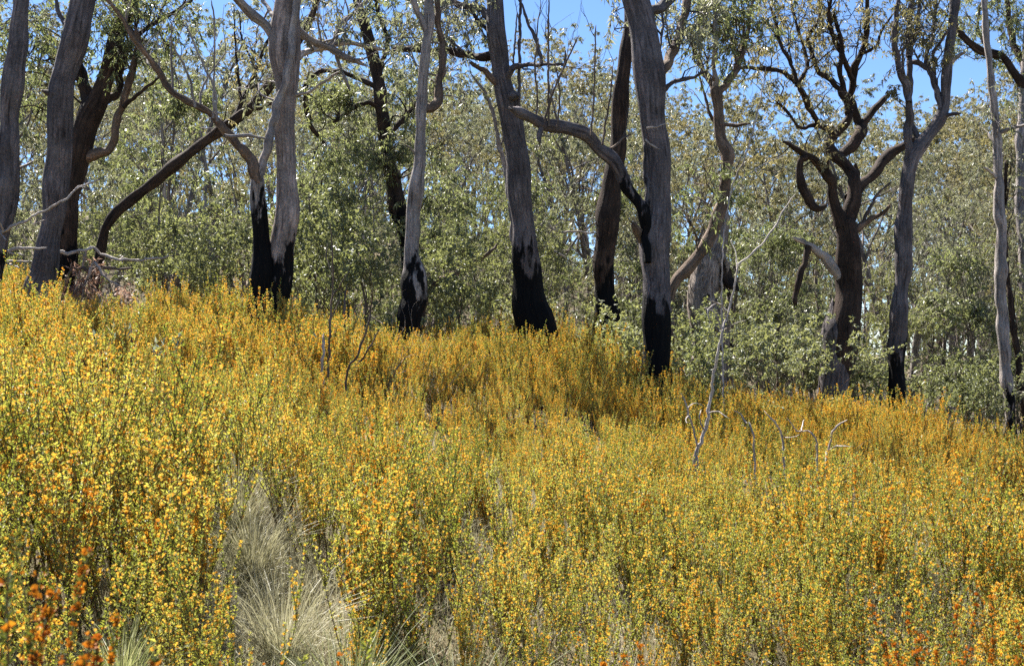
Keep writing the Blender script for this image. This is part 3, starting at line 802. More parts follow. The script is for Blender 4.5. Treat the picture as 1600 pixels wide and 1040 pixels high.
for st in [[(858, 198, 4), (857, 130, 4), (857, 60, 3), (858, -10, 2)], [(850, 192, 4), (866, 140, 4), (886, 95, 3), (905, 55, 2)], [(924, 212, 4), (928, 160, 3), (930, 100, 3), (931, 40, 2)],
           [(941, 226, 4), (945, 195, 4), (953, 150, 3), (957, 105, 2)], [(838, 190, 3), (840, 150, 3), (836, 100, 3), (842, 60, 2)], [(870, 200, 3), (874, 150, 3), (868, 100, 2)], [(955, 232, 4), (975, 215, 3), (990, 208, 2)]]:
    t.limb(st, -0.6, dy0=-0.7, sides=5, mat='bark_tan', twigs=2, tl=0.35, up=0.7)
t.limb([(1022, 150, 20), (1032, 116, 18), (1046, 94, 15), (1058, 65, 14), (1069, 30, 14), (1072, -10, 12)], 0.8, mat='bark_tan', twigs=5, leafy=0.7)
t.limb([(1030, 146, 9), (1055, 128, 7), (1085, 120, 5), (1102, 112, 4)], -0.5, twigs=2)
t.limb([(1005, 25, 18), (1020, 13, 16), (1037, 4, 16), (1060, -12, 14)], 0.5)
t.limb([(1028, 105, 5), (1032, 70, 4), (1036, 40, 4), (1034, 0, 3)], 0.4, twigs=2)
for st in [[(1010, 200, 3), (1025, 198, 3), (1042, 192, 2)], [(1008, 218, 3), (1018, 228, 3), (1030, 233, 2)]]: t.limb(st, -0.35, dy0=-0.35, sides=5, mat='dead')
for c in [(1085, 30, 34, 16), (1100, 10, 30, 14), (1075, 70, 26, 10), (960, 40, 22, 6), (962, 10, 22, 6)]: t.clump(*c, dy=0.7)
t.done()

# --- tree with the curved tan limb, right behind the large trunk
t = Tree('gum_tree', 'crooked tan gum curving out from behind the largest trunk', 'tree', 16.4, 'bark_tan', (1048, 560), 11, None, 'gum_green')
t.trunk([(1046, 580, 14), (1047, 520, 14), (1047, 465, 14), (1056, 440, 16), (1072, 424, 17), (1092, 400, 18), (1110, 370, 19), (1121, 340, 20), (1131, 308, 20), (1136, 270, 20), (1137, 240, 19), (1127, 212, 18), (1121, 170, 18), (1120, 138, 16)], sides=14, rough=0.1)
t.limb([(1121, 150, 11), (1112, 136, 9), (1100, 110, 8), (1085, 80, 7), (1074, 50, 6)], 0.5, twigs=5, leafy=0.9)
t.limb([(1119, 145, 9), (1116, 110, 8), (1118, 60, 7), (1118, 0, 6), (1122, -40, 5)], -0.3, mat='bark_pale', twigs=6, leafy=0.9)
t.limb([(1121, 148, 12), (1138, 122, 11), (1154, 96, 10), (1164, 60, 8), (1170, 25, 6), (1178, -10, 5)], 0.4, twigs=7, leafy=0.9)
t.limb([(1130, 195, 7), (1148, 195, 6), (1172, 194, 4)], -0.3)
t.limb([(1128, 205, 6), (1110, 180, 5), (1100, 145, 4), (1090, 110, 3)], 0.4, twigs=3)
for c in [(1100, 50, 32, 16), (1125, 25, 34, 18), (1140, 60, 32, 16), (1160, 30, 34, 16), (1085, 85, 24, 8), (1150, 95, 26, 10), (1180, 60, 26, 10), (1115, 80, 26, 10), (1105, 280, 34, 16), (1080, 340, 30, 14)]: t.clump(*c, dy=t.rng.uniform(-0.7, 0.7))
t.done()

# --- old gnarled broken trunk
t = Tree('old_tree_trunk', 'old gnarled broken trunk with shaggy flaking bark behind the dead sapling', 'trunk', 21.5, 'bark_rough', (1112, 530), 12, None, 'gum_green')
t.trunk([(1112, 560, 60), (1112, 510, 57), (1110, 470, 54), (1110, 440, 50), (1114, 415, 45), (1121, 388, 34), (1126, 362, 24), (1131, 340, 15), (1128, 326, 8)], sides=30, rough=0.13)
t.limb([(1118, 412, 28), (1132, 428, 20), (1143, 442, 14), (1152, 452, 7)], -0.7, rough=0.15, mat='bark_brown')
t.limb([(1108, 430, 24), (1103, 395, 16), (1104, 365, 9)], -0.3, rough=0.15)
for k in range(70):     # flakes of shaggy bark lifting off the trunk
    an = t.rng.uniform(3.3, 6.1) if k % 3 else t.rng.uniform(0, 6.28); py = t.rng.uniform(395, 555)
    cx = P(1111, py, 21.5); rr = 0.34 if py > 440 else 0.27
    ca, sa = math.cos(an), math.sin(an); ln = t.rng.uniform(0.15, 0.42); out = t.rng.uniform(0.02, 0.09)
    p0 = cx + np.array([ca * rr * 0.9, sa * rr * 0.9, 0])
    p1 = p0 + np.array([ca * out - sa * t.rng.normal() * 0.05, sa * out + ca * t.rng.normal() * 0.05, -ln])
    acc = Acc(); acc.add(*tube([p0, (p0 + p1) / 2 + np.array([ca, sa, 0]) * out * 0.8, p1], [0.02, t.rng.uniform(0.025, 0.05), 0.010], 5, 0.06, 0.25, t.rng, jag=True))
    link('bark_flake', acc.mesh('bark_flake', M['bark_rough' if k % 4 else 'bark_brown'], t.loc, True), t.trunk_obj)
t.done()

# --- gnarled many-limbed tree
t = Tree('gnarled_tree', 'gnarled dark tree with many twisting limbs and a swollen wrinkled base', 'tree', 20.0, 'bark_brown', (1303, 592), 13, None, 'gum_olive')
t.trunk([(1296, 665, 46), (1297, 630, 45), (1301, 596, 45), (1306, 560, 46), (1313, 525, 46), (1319, 490, 43), (1322, 460, 37), (1322, 430, 35), (1322, 400, 34), (1322, 370, 34), (1320, 342, 32)], rough=0.08, sides=20)
t.limb([(1296, 685, 54), (1296, 660, 52), (1297, 630, 50), (1301, 596, 50), (1306, 560, 51), (1312, 530, 49), (1317, 505, 45), (1320, 490, 38)], 0, mat='bark_grey', sides=20, rough=0.05, name='swollen_base')
t.trunk([(1322, 500, 24), (1333, 460, 24), (1337, 420, 23), (1338, 385, 18), (1336, 362, 9)], dy=0.25, dy0=0.2, ext=False, name='stem', mat='bark_grey')
t.limb([(1316, 436, 18), (1300, 417, 17), (1284, 400, 14), (1264, 385, 10), (1240, 371, 5)], -0.5, mat='dead')
t.limb([(1264, 384, 10), (1255, 405, 10), (1248, 430, 10), (1241, 475, 8)], -0.4, dy0=-0.4)
tg = dict(twigs=5, leafy=0.55, tl=0.55)
t.limb([(1316, 352, 24), (1308, 312, 17), (1299, 282, 15), (1286, 262, 14), (1266, 246, 11), (1246, 233, 8), (1225, 222, 5)], -0.9, **tg)
t.limb([(1324, 350, 24), (1332, 305, 21), (1329, 278, 19), (1316, 258, 18), (1299, 242, 17), (1296, 226, 15), (1303, 210, 15), (1320, 196, 14), (1328, 178, 11)], 0.4)
t.limb([(1298, 240, 16), (1316, 242, 15), (1330, 228, 17), (1341, 205, 18), (1350, 186, 14), (1366, 170, 11), (1389, 150, 9)], 0.9, dy0=0.3)
t.limb([(1344, 200, 15), (1336, 168, 12), (1326, 152, 11), (1332, 130, 11), (1336, 105, 11), (1348, 80, 9), (1354, 40, 8), (1357, -10, 7)], 0.4, dy0=0.8, **tg)
t.limb([(1346, 84, 6), (1370, 70, 5), (1378, 45, 4), (1396, 22, 3)], 0.2, dy0=0.5)
t.limb([(1332, 125, 9), (1318, 92, 8), (1304, 62, 7), (1294, 28, 6), (1300, -5, 4)], -0.3, dy0=0.6, **tg)
t.limb([(1326, 180, 11), (1318, 150, 9), (1312, 110, 9), (1314, 80, 8), (1310, 50, 6), (1302, 20, 5)], 0.2, dy0=0.4, **tg)
t.limb([(1320, 155, 9), (1298, 130, 8), (1280, 115, 8), (1268, 90, 7), (1262, 60, 6), (1278, 30, 5), (1280, -5, 4)], 0.6, dy0=0.3, **tg)
t.limb([(1304, 212, 11), (1288, 196, 9), (1268, 196, 7), (1252, 200, 5), (1235, 180, 4), (1215, 160, 3)], -0.3, dy0=0.3, **tg)
t.limb([(1280, 196, 8), (1262, 165, 9), (1247, 135, 9), (1228, 117, 7), (1190, 108, 6), (1155, 108, 5)], -0.8, dy0=0.1, **tg)
t.limb([(1246, 135, 7), (1238, 100, 6), (1222, 75, 6), (1215, 45, 5), (1205, 10, 4)], -0.3, dy0=-0.5, **tg)
t.limb([(1246, 135, 6), (1262, 100, 6), (1252, 60, 5), (1240, 20, 4), (1236, -10, 3)], 0.4, dy0=-0.4, **tg)
t.limb([(1215, 62, 5), (1200, 40, 4), (1180, 35, 3)], -0.4, dy0=-0.4)
t.limb([(1328, 310, 18), (1345, 287, 18), (1360, 272, 18), (1382, 254, 17), (1400, 237, 15), (1416, 227, 13), (1440, 210, 9)], 0.9, dy0=0.2, mat='bark_brown')
t.limb([(1338, 290, 9), (1340, 272, 8), (1337, 256, 5)], 0.2, dy0=0.3)
t.limb([(1262, 246, 10), (1250, 252, 11), (1250, 280, 12), (1260, 303, 16), (1278, 322, 16), (1292, 320, 7)], -0.5, dy0=-0.6)
t.limb([(1335, 362, 13), (1354, 346, 10), (1376, 334, 6), (1392, 318, 4)], -0.4, mat='bark_tan')
t.limb([(1348, 350, 6), (1362, 320, 5), (1375, 300, 4), (1392, 285, 3)], 0.4, mat='bark_tan')
for c in [(1225, 60, 40, 18), (1240, 25, 40, 18), (1280, 40, 38, 16), (1215, 100, 34, 12), (1290, 85, 30, 10), (1250, 100, 30, 10), (1265, 150, 28, 9), (1300, 130, 24, 7), (1350, 35, 28, 10), (1340, 65, 24, 8), (1330, 15, 30, 10), (1200, 20, 34, 12), (1290, 170, 24, 7), (1335, 70, 20, 6)]:
    t.clump(*c, dy=t.rng.uniform(-0.9, 0.9), L=0.09, W=0.016, nleaf=16)
t.done()

# --- forked slender trunk, charred foot
t = Tree('gum_tree', 'slender dark gum forking high with a wide crooked right limb, charred foot', 'tree', 19.0, 'bark_grey', (1398, 622), 14, 560, 'gum_olive')
t.trunk([(1397, 628, 28), (1400, 580, 28), (1404, 520, 27), (1407, 460, 25), (1410, 400, 25), (1413, 340, 23), (1418, 290, 23), (1422, 262, 23), (1427, 240, 23), (1446, 214, 21), (1466, 190, 21), (1475, 168, 18), (1478, 138, 15), (1481, 100, 15), (1486, 50, 14), (1493, -5, 14), (1500, -70, 12)])
tg = dict(twigs=5, leafy=0.6, tl=0.5)
t.limb([(1423, 250, 16), (1420, 215, 13), (1420, 185, 12), (1418, 150, 12), (1409, 112, 11), (1398, 72, 10), (1398, 40, 9), (1406, -5, 8)], -0.5, **tg)
t.limb([(1420, 160, 9), (1423, 120, 9), (1421, 90, 9), (1420, 50, 8), (1426, -5, 8)], 0.2, dy0=-0.2, **tg)
t.limb([(1421, 90, 8), (1430, 55, 7), (1436, 20, 6), (1438, -10, 5)], 0.5, dy0=0.0, **tg)
t.limb([(1470, 170, 10), (1462, 135, 9), (1453, 115, 9), (1440, 102, 8), (1424, 98, 7)], 0.3, **tg)
t.limb([(1453, 116, 8), (1448, 88, 7), (1458, 60, 6), (1462, 20, 5), (1464, -10, 4)], 0.5, dy0=0.2, **tg)
t.limb([(1460, 118, 6), (1457, 85, 5), (1468, 68, 5), (1480, 48, 4)], -0.3, dy0=0.2)
t.limb([(1436, 235, 10), (1430, 205, 8), (1424, 185, 6)], 0.2)
t.limb([(1474, 180, 9), (1486, 179, 6), (1500, 178, 4)], -0.3)
t.limb([(1486, 96, 8), (1500, 86, 6), (1508, 80, 4)], -0.2, mat='dead')
for c in [(1400, 20, 30, 12), (1440, 35, 34, 14), (1465, 40, 30, 12), (1445, 75, 26, 10), (1420, 60, 24, 8), (1440, 10, 30, 12), (1410, 100, 20, 6)]: t.clump(*c, dy=t.rng.uniform(-0.7, 0.7), L=0.09, W=0.02)
t.done()

# --- tall thin pale stem at right
t = Tree('gum_tree', 'thin tall pale pole trunk with faint char at its foot near the shrub edge', 'tree', 20.0, 'bark_pale', (1576, 655), 15, 640, 'gum_sage')
a = t.trunk([(1577, 660, 17), (1573, 600, 18), (1568, 540, 18), (1563, 480, 17), (1563, 430, 17), (1563, 370, 17), (1560, 320, 16), (1560, 280, 15), (1557, 230, 13), (1555, 190, 12), (1551, 150, 11), (1545, 100, 10), (1540, 50, 10), (1537, -10, 9)], sides=12)
t.upper(*a, length=1.2)
t.limb([(1561, 282, 6), (1550, 272, 5), (1538, 262, 4)], -0.3, mat='dead')
t.limb([(1557, 215, 6), (1566, 205, 6), (1585, 200, 5), (1602, 195, 4)], -0.3)
t.limb([(1557, 225, 6), (1550, 215, 5), (1545, 208, 4)], 0.2)
for c in [(1545, 160, 30, 12), (1565, 180, 30, 12), (1530, 190, 26, 8)]: t.clump(*c, dy=t.rng.uniform(-0.6, 0.6))
t.done()

# --- right edge tree with dark overhanging limb
t = Tree('gum_tree', 'pale gum with dark overhanging leafy limbs beyond the thin pole trunk', 'tree', 24.0, 'bark_tan', (1606, 640), 16, None, 'gum_green')
a = t.trunk([(1618, 640, 24), (1612, 560, 23), (1605, 440, 22), (1600, 360, 21), (1598, 290, 20), (1598, 230, 19), (1600, 170, 18), (1606, 100, 18), (1612, 20, 16), (1615, -60, 14)], sides=14, mat='bark_pale')
t.upper(*a)
t.limb([(1604, 135, 16), (1585, 118, 13), (1568, 95, 11), (1545, 84, 12), (1525, 76, 12), (1508, 62, 10), (1490, 44, 7)], -0.4, mat='bark_brown', twigs=8, leafy=0.7)
t.limb([(1606, 110, 14), (1590, 80, 11), (1580, 45, 9), (1572, 0, 7)], 0.4, mat='bark_brown', twigs=6, leafy=0.8)
t.limb([(1545, 82, 6), (1530, 55, 5), (1527, 30, 4), (1532, 5, 3)], 0.1, dy0=-0.3, mat='bark_brown', twigs=4, leafy=0.4)
for c in [(1580, 25, 42, 30), (1590, 70, 40, 26), (1560, 15, 36, 22), (1545, 30, 34, 16), (1590, 130, 36, 18), (1575, 100, 30, 14), (1600, 170, 34, 16), (1530, 8, 30, 12), (1510, 15, 26, 10)]: t.clump(*c, dy=t.rng.uniform(-0.8, 0.8))
t.done()

# --- small pale forked tree + thin dark leaning stem on the right
t = Tree('gum_tree', 'small pale forked gum with a brown arm reaching right, between slender and pole trunks', 'tree', 25.0, 'bark_pale', (1425, 630), 17, None, 'gum_sage')
t.trunk([(1424, 640, 13), (1426, 590, 12), (1430, 550, 11), (1434, 510, 11), (1436, 485, 10)], sides=10)
t.limb([(1436, 490, 9), (1427, 465, 8), (1418, 440, 6)], 0.4, twigs=4, leafy=0.8)
t.limb([(1435, 492, 8), (1443, 477, 6), (1450, 465, 4)], -0.3, twigs=4, leafy=0.8)
t.limb([(1426, 612, 10), (1440, 588, 10), (1452, 562, 10), (1468, 538, 9), (1486, 515, 8), (1508, 488, 6), (1540, 480, 4)], 0.8, mat='bark_tan', twigs=8, leafy=0.9, tl=0.8)
for c in [(1430, 400, 60, 30), (1480, 420, 60, 30), (1500, 470, 50, 22), (1450, 360, 60, 26), (1520, 380, 55, 24)]: t.clump(*c, dy=t.rng.uniform(-1, 1))
t.done()
t = Tree('gum_tree', 'thin dark leaning stem just behind the pale pole trunk', 'tree', 22.0, 'bark_brown', (1600, 640), 18, None)
a = t.trunk([(1602, 650, 11), (1596, 600, 11), (1588, 540, 10), (1580, 480, 9), (1572, 400, 8), (1568, 320, 7), (1574, 250, 6)], sides=8)
t.twigs(*a, 8, 0.8, 0.8); t.done()
t = Tree('gum_tree', 'thin white stem catching sun among the bushes left of the charred pair', 'tree', 24.0, 'bark_pale', (330, 420), 19, None)
a = t.trunk([(335, 430, 8), (329, 385, 9), (325, 355, 8), (320, 325, 6), (322, 270, 5), (312, 200, 4)], sides=8)
t.twigs(*a, 8, 0.9, 0.8); t.done()

# ------------------------------------------------------------------ dead saplings, fallen sticks
def stick(name, label, cat, Y, strokes, mat, group=None, seed=0, drop=True):
    """a dead stick or bare sapling standing in the heath; first stroke is its stem"""
    rng = np.random.default_rng(seed)
    st = strokes[0]
    p0 = P(st[0][0], st[0][1], Y)
    g = gz(p0[0], Y)
    loc = np.array([p0[0], Y, g])
    e = empty(name, tuple(loc), label, cat, group)
    for k, s in enumerate(strokes):
        n = len(s); dy = 0 if k == 0 else rng.uniform(-0.35, 0.35)
        pts = np.array([P(a[0], a[1], Y + dy * (i / max(1, n - 1)) + (rng.normal() * 0.04 if i else 0)) for i, a in enumerate(s)])
        rad = np.array([a[2] * 0.38 / F * Y for a in s])
        if k == 0 and drop and pts[0][2] > g - 0.03:
            pts = np.vstack([[pts[0][0] + (0.03 if name != 'fallen_branch' else -0.45), Y + (0 if name != 'fallen_branch' else 0.3), g - 0.06], pts]); rad = np.concatenate([[rad[0] * 1.1], rad])
        acc = Acc(); acc.add(*tube(pts, rad, 7 if k == 0 else 5, 0.05, 0.08, rng, wob=0.5, jag=True))
        nm = 'stem' if k == 0 else 'branch'
        link(nm, acc.mesh(nm, M[mat], loc, True), e)

stick('dead_sapling', 'tall bare dead sapling with kinked pale stem in the flowers before the old trunk', 'sapling', 8.6,
      [[(1087, 715, 7), (1099, 682, 8), (1108, 640, 7), (1115, 590, 6), (1126, 530, 5), (1140, 480, 4), (1151, 430, 4), (1153, 412, 4)],
       [(1153, 413, 4), (1183, 388, 4), (1208, 357, 4), (1226, 325, 3), (1242, 303, 2)], [(1108, 645, 4), (1124, 644, 3), (1140, 655, 2)], [(1101, 672, 4), (1092, 652, 3), (1096, 640, 2)],
       [(1140, 488, 3), (1122, 474, 3), (1106, 488, 3), (1112, 505, 2)], [(1138, 500, 3), (1130, 478, 3), (1112, 470, 2)], [(1152, 425, 3), (1150, 395, 2), (1142, 375, 2)], [(1128, 520, 3), (1118, 490, 2), (1100, 480, 2)], [(1132, 515, 3), (1150, 505, 2), (1166, 500, 2)]], 'dead', seed=1)
stick('dead_sapling', 'short bare dead stem beside the tall kinked dead sapling', 'sapling', 8.6,
      [[(1089, 700, 4), (1083, 670, 4), (1074, 638, 4), (1065, 614, 3)], [(1074, 638, 3), (1085, 630, 2), (1098, 634, 2)], [(1076, 648, 3), (1072, 655, 2), (1073, 662, 2)]], 'dead', seed=2)
stick('dead_branch', 'pale dead branch with one side arm poking up in the shaded hollow', 'branch', 8.2,
      [[(1290, 735, 4), (1296, 695, 5), (1303, 670, 4), (1322, 656, 3)], [(1297, 702, 3), (1312, 697, 3), (1334, 698, 2)]], 'dead', seed=3)
stick('dead_branch', 'forked pale dead branch arching over the shaded hollow', 'branch', 8.4,
      [[(1276, 712, 4), (1277, 690, 4), (1262, 673, 3), (1245, 673, 3), (1230, 652, 2)], [(1252, 673, 3), (1256, 655, 2)]], 'dead', seed=4)
stick('dead_branch', 'straight pale dead twig leaning left at the hollow', 'branch', 8.6,
      [[(1224, 690, 4), (1216, 666, 4), (1205, 652, 3), (1195, 641, 2)], [(1222, 682, 2), (1240, 682, 2), (1250, 678, 1.5)]], 'dead', seed=5)
stick('dead_branch', 'curved pale dead twig with forked end between sapling and hollow', 'branch', 8.8,
      [[(1177, 676, 4), (1166, 662, 4), (1158, 648, 3), (1146, 641, 2)], [(1168, 668, 2), (1158, 664, 2)]], 'dead', seed=6)
stick('bare_sapling', 'thin upright brown sapling stem with a few bare twigs, by the charred pair', 'sapling', 11.0,
      [[(511, 605, 5), (513, 560, 5), (515, 500, 5), (519, 450, 4), (519, 400, 3), (516, 350, 2)], [(518, 468, 3), (532, 446, 3), (545, 424, 2)], [(517, 500, 2), (528, 475, 2), (535, 450, 2)], [(519, 430, 2), (510, 400, 2), (512, 380, 1.5)]], 'dead_brown', seed=7)
stick('dead_branch', 'bowed brown stick leaning right near the thin brown sapling', 'stick', 11.0,
      [[(541, 585, 5), (556, 558, 5), (569, 525, 4), (578, 495, 4), (577, 480, 2)], [(577, 492, 2), (590, 500, 2), (600, 506, 2)], [(576, 505, 2), (580, 470, 2), (583, 455, 2)]], 'dead_brown', seed=8)
stick('dead_branch', 'straighter brown stick crossing beside the bowed one', 'stick', 11.2,
      [[(549, 586, 4), (568, 556, 4), (582, 533, 3), (593, 512, 2)]], 'dead_brown', seed=9)
stick('dead_stump', 'short broken pale stake beside the thin brown sapling', 'stump', 11.0, [[(503, 590, 6), (504, 550, 6), (506, 522, 5)]], 'dead', seed=10)
stick('dead_branch', 'short upright grey stick right of the thin brown sapling', 'stick', 13.0, [[(537, 512, 5), (538, 480, 5), (541, 445, 4)]], 'dead_brown', seed=11)
stick('bare_sapling', 'dark bare leaning stem with side twigs rising from the flowers', 'sapling', 8.0,
      [[(192, 672, 5), (172, 638, 4), (152, 598, 4), (130, 562, 3), (108, 535, 2)], [(172, 640, 3), (176, 600, 2), (165, 560, 2)], [(152, 598, 2), (160, 570, 2), (158, 548, 2)]], 'stem', seed=12)
stick('bare_sapling', 'dark straight bare stem standing next to the leaning one', 'sapling', 8.2, [[(202, 650, 4), (205, 590, 3), (207, 540, 3), (205, 505, 2)], [(205, 600, 2), (195, 575, 2)]], 'stem', seed=13)
stick('fallen_branch', 'long curved pale dead branch arching across the elbowed trunk', 'branch', 13.4,
      [[(-30, 388, 6), (0, 363, 6), (30, 348, 6), (60, 333, 5), (98, 313, 5), (118, 295, 4), (132, 288, 4), (156, 281, 3)], [(115, 298, 3), (125, 294, 3), (134, 293, 2)], [(5, 362, 4), (-4, 345, 3), (-10, 330, 2)], [(48, 340, 3), (50, 350, 2), (74, 342, 2)], [(2, 364, 3), (10, 374, 2)]], 'dead', seed=14)
GL = 'pile of dead sticks by the elbowed trunk'
stick('fallen_branch', 'pale straight dead pole lying left across the elbowed trunk, upper of two', 'branch', 14.2, [[(-40, 400, 7), (5, 393, 7), (40, 388, 6), (72, 388, 4)], [(10, 393, 4), (40, 398, 3)]], 'dead', seed=15)
stick('fallen_branch', 'pale straight dead pole lying left across the elbowed trunk, lower of two', 'branch', 14.2, [[(-30, 418, 6), (10, 409, 6), (48, 407, 4)], [(10, 410, 4), (30, 418, 3)]], 'dead', seed=16)
stick('fallen_branch', 'pale dead branch lying behind the elbowed trunk, rising to the right', 'branch', 17.5, [[(85, 402, 8), (108, 397, 7), (128, 391, 6), (150, 387, 4)], [(120, 394, 3), (135, 400, 2)]], 'dead', seed=17)
stick('fallen_branch', 'long pale dead branch sagging along the top of the stick pile', 'branch', 17.8, [[(136, 393, 5), (160, 400, 6), (190, 407, 6), (215, 407, 5), (245, 404, 4), (270, 400, 3)], [(185, 406, 4), (195, 398, 2)]], 'dead', seed=18)
stick('fallen_branch', 'thick grey brown dead branch at the bottom of the stick pile', 'branch', 17.6, [[(112, 424, 7), (140, 420, 8), (170, 418, 7), (205, 420, 5)], [(150, 420, 4), (170, 432, 3)]], 'dead_brown', seed=19)
stick('fallen_branch', 'thin dead branch tilted down right through the stick pile', 'branch', 17.4, [[(145, 412, 5), (160, 428, 5), (178, 440, 4), (195, 450, 3)]], 'dead', seed=20)
stick('fallen_branch', 'brown leaning dead log propped behind the broad black footed trunk', 'log', 20.5, [[(675, 445, 12), (700, 432, 12), (735, 412, 10), (765, 392, 7), (780, 380, 5)], [(735, 412, 4), (745, 440, 3), (760, 455, 2)]], 'dead_brown', seed=21)
stick('fallen_branch', 'white level dead branch right of the broad black footed trunk', 'branch', 22.0, [[(840, 362, 6), (870, 361, 5), (905, 362, 4), (935, 364, 3)], [(860, 361, 3), (880, 345, 3), (915, 350, 2)], [(855, 362, 3), (880, 378, 3), (905, 395, 2)]], 'dead', seed=22)
stick('fallen_branch', 'white dead branch sloping down right behind the broad black footed trunk', 'branch', 22.0, [[(838, 385, 6), (860, 390, 5), (880, 400, 4), (900, 412, 3)], [(866, 393, 3), (890, 390, 2)]], 'dead', seed=23)
stick('dead_sapling', 'long thin bare pale stem leaning right above the old broken trunk', 'sapling', 13.0, [[(1128, 420, 3), (1142, 300, 3), (1162, 250, 3), (1180, 190, 3), (1193, 130, 2), (1196, 105, 2)], [(1145, 295, 2), (1185, 262, 2), (1230, 240, 1.5)]], 'dead', seed=24)

def dead_shrub(px, py, Y, h, seed, label):
    rng = np.random.default_rng(seed)
    b = P(px, py, Y); g = gz(b[0], Y); loc = np.array([b[0], Y, g])
    tubes, tips = [], []
    for k in range(5):
        az = rng.uniform(0, 6.28)
        d = np.array([math.cos(az) * 0.6, math.sin(az) * 0.6 - 0.1, 1.0])
        grow(np.array([0.02 * k - 0.04, 0, -0.05]), d, 0.009, h * rng.uniform(0.5, 0.8), rng, tubes, tips, 0, 2, 0.0, 0.35, 2)
    e = empty('dead_shrub', tuple(loc), label, 'dead shrub')
    for lv, nm in ((0, 'stem'), (1, 'twigs')):
        acc = Acc()
        for p, r, l in tubes:
            if (l > 0) == (lv > 0): acc.add(*tube(p, r, 4, 0.1, 0, rng, cap=False))
        link(nm, acc.mesh(nm, M['dead'], (0, 0, 0), True), e)
dead_shrub(637, 500, 14.9, 0.95, 1, 'bare white twiggy dead shrub against the knobbly charred foot of the slim pale gum')
dead_shrub(425, 485, 13.9, 0.85, 2, 'bare white twiggy dead shrub against the charred twin stems')
dead_shrub(590, 505, 12.2, 0.9, 3, 'bare white twiggy dead shrub between the bowed stick and slim pale gum')
dead_shrub(1265, 690, 8.9, 0.8, 4, 'bare white twiggy dead shrub in the shaded hollow')
dead_shrub(150, 440, 17.0, 0.9, 5, 'bare white twiggy dead shrub in the stick pile')

# fallen leafy branch with dead brown leaves, in the stick pile
def brush(px, py, Y, seed, label, n=5, w=0.7):
    rng = np.random.default_rng(seed)
    b = P(px, py, Y); g = gz(b[0], Y); tubes, tips = [], []
    for k in range(n):
        d = np.array([rng.uniform(-1, 1) * w, rng.uniform(-0.4, 0.4), rng.uniform(0.25, 0.9)])
        grow(np.array([rng.uniform(-.3, .3), rng.uniform(-.2, .2), -0.05]), d, 0.014, rng.uniform(0.5, 0.8), rng, tubes, tips, 0, 1, 0.0, 0.25, 3)
    e = empty('fallen_branch', (b[0], Y, g), label, 'branch')
    acc = Acc()
    for p, r, l in tubes: acc.add(*tube(p, r, 4, 0.1, 0, rng, cap=False))
    V, Q, var, segs = sprays(np.array([t[0] for t in tips]), np.array([t[1] for t in tips]), rng, 9, 0.25, 0.10, 0.028, 0.5)
    tv, tq = thin_tubes(segs); acc.add(tv, tq)
    link('twigs', acc.mesh('twigs', M['dead_brown'], (0, 0, 0), True), e)
    lf = Acc(); lf.add(V, Q, var); link('leaves', lf.mesh('leaves', M['dead_leaf']), e)
brush(98, 440, 17.2, 1, 'fallen branch with pinkish dead leaves behind the elbowed trunk')
brush(205, 440, 17.8, 2, 'fallen branch with pinkish dead leaves at the right end of the stick pile')
brush(170, 440, 18.2, 3, 'fallen branch with brown dead leaves at the back of the stick pile')

# single leafy bushes the photo shows clearly
for px, Y, k, s, lab in [(1085, 15.6, 1, 0.95, 'glossy leafy bush filling the gap right of the largest trunk'), (1150, 16.4, 2, 0.85, 'glossy leafy bush under the old broken trunk'), (985, 16.2, 0, 1.0, 'small leafy bush left of the largest trunk'),
                         (1235, 19.0, 2, 1.1, 'grey green leafy bush left of the gnarled tree'), (300, 19.0, 1, 1.1, 'low green leafy bush right of the stick pile'), (350, 20.0, 2, 1.1, 'green leafy bush left of the charred pair'),
                         (500, 17.5, 2, 1.25, 'pale green bush right of the charred pair'), (575, 18.0, 2, 1.3, 'pale green bush left of the slim pale gum'), (700, 19.5, 1, 1.2, 'low green bush right of the slim pale gum'), (1350, 21.0, 1, 1.1, 'leafy bush between gnarled tree and slender forked gum')]:
    x = (px - 800) / F * Y
    place_bush(x, Y, k, s, lab, None)
for px, Y, k, s in [(500, 19.5, 0, 1.0), (560, 20.0, 2, 0.9), (660, 21.0, 0, 0.9), (245, 21.0, 2, 1.1), (730, 22, 0, 1.0), (1590, 22.5, 1, 1.1), (1545, 23, 3, 1.0), (1195, 22.0, 2, 0.9), (1250, 22.0, 1, 1.0)]:
    place_tree('sapling%d' % k, (px - 800) / F * Y, Y, R.uniform(0, 6.28), s)

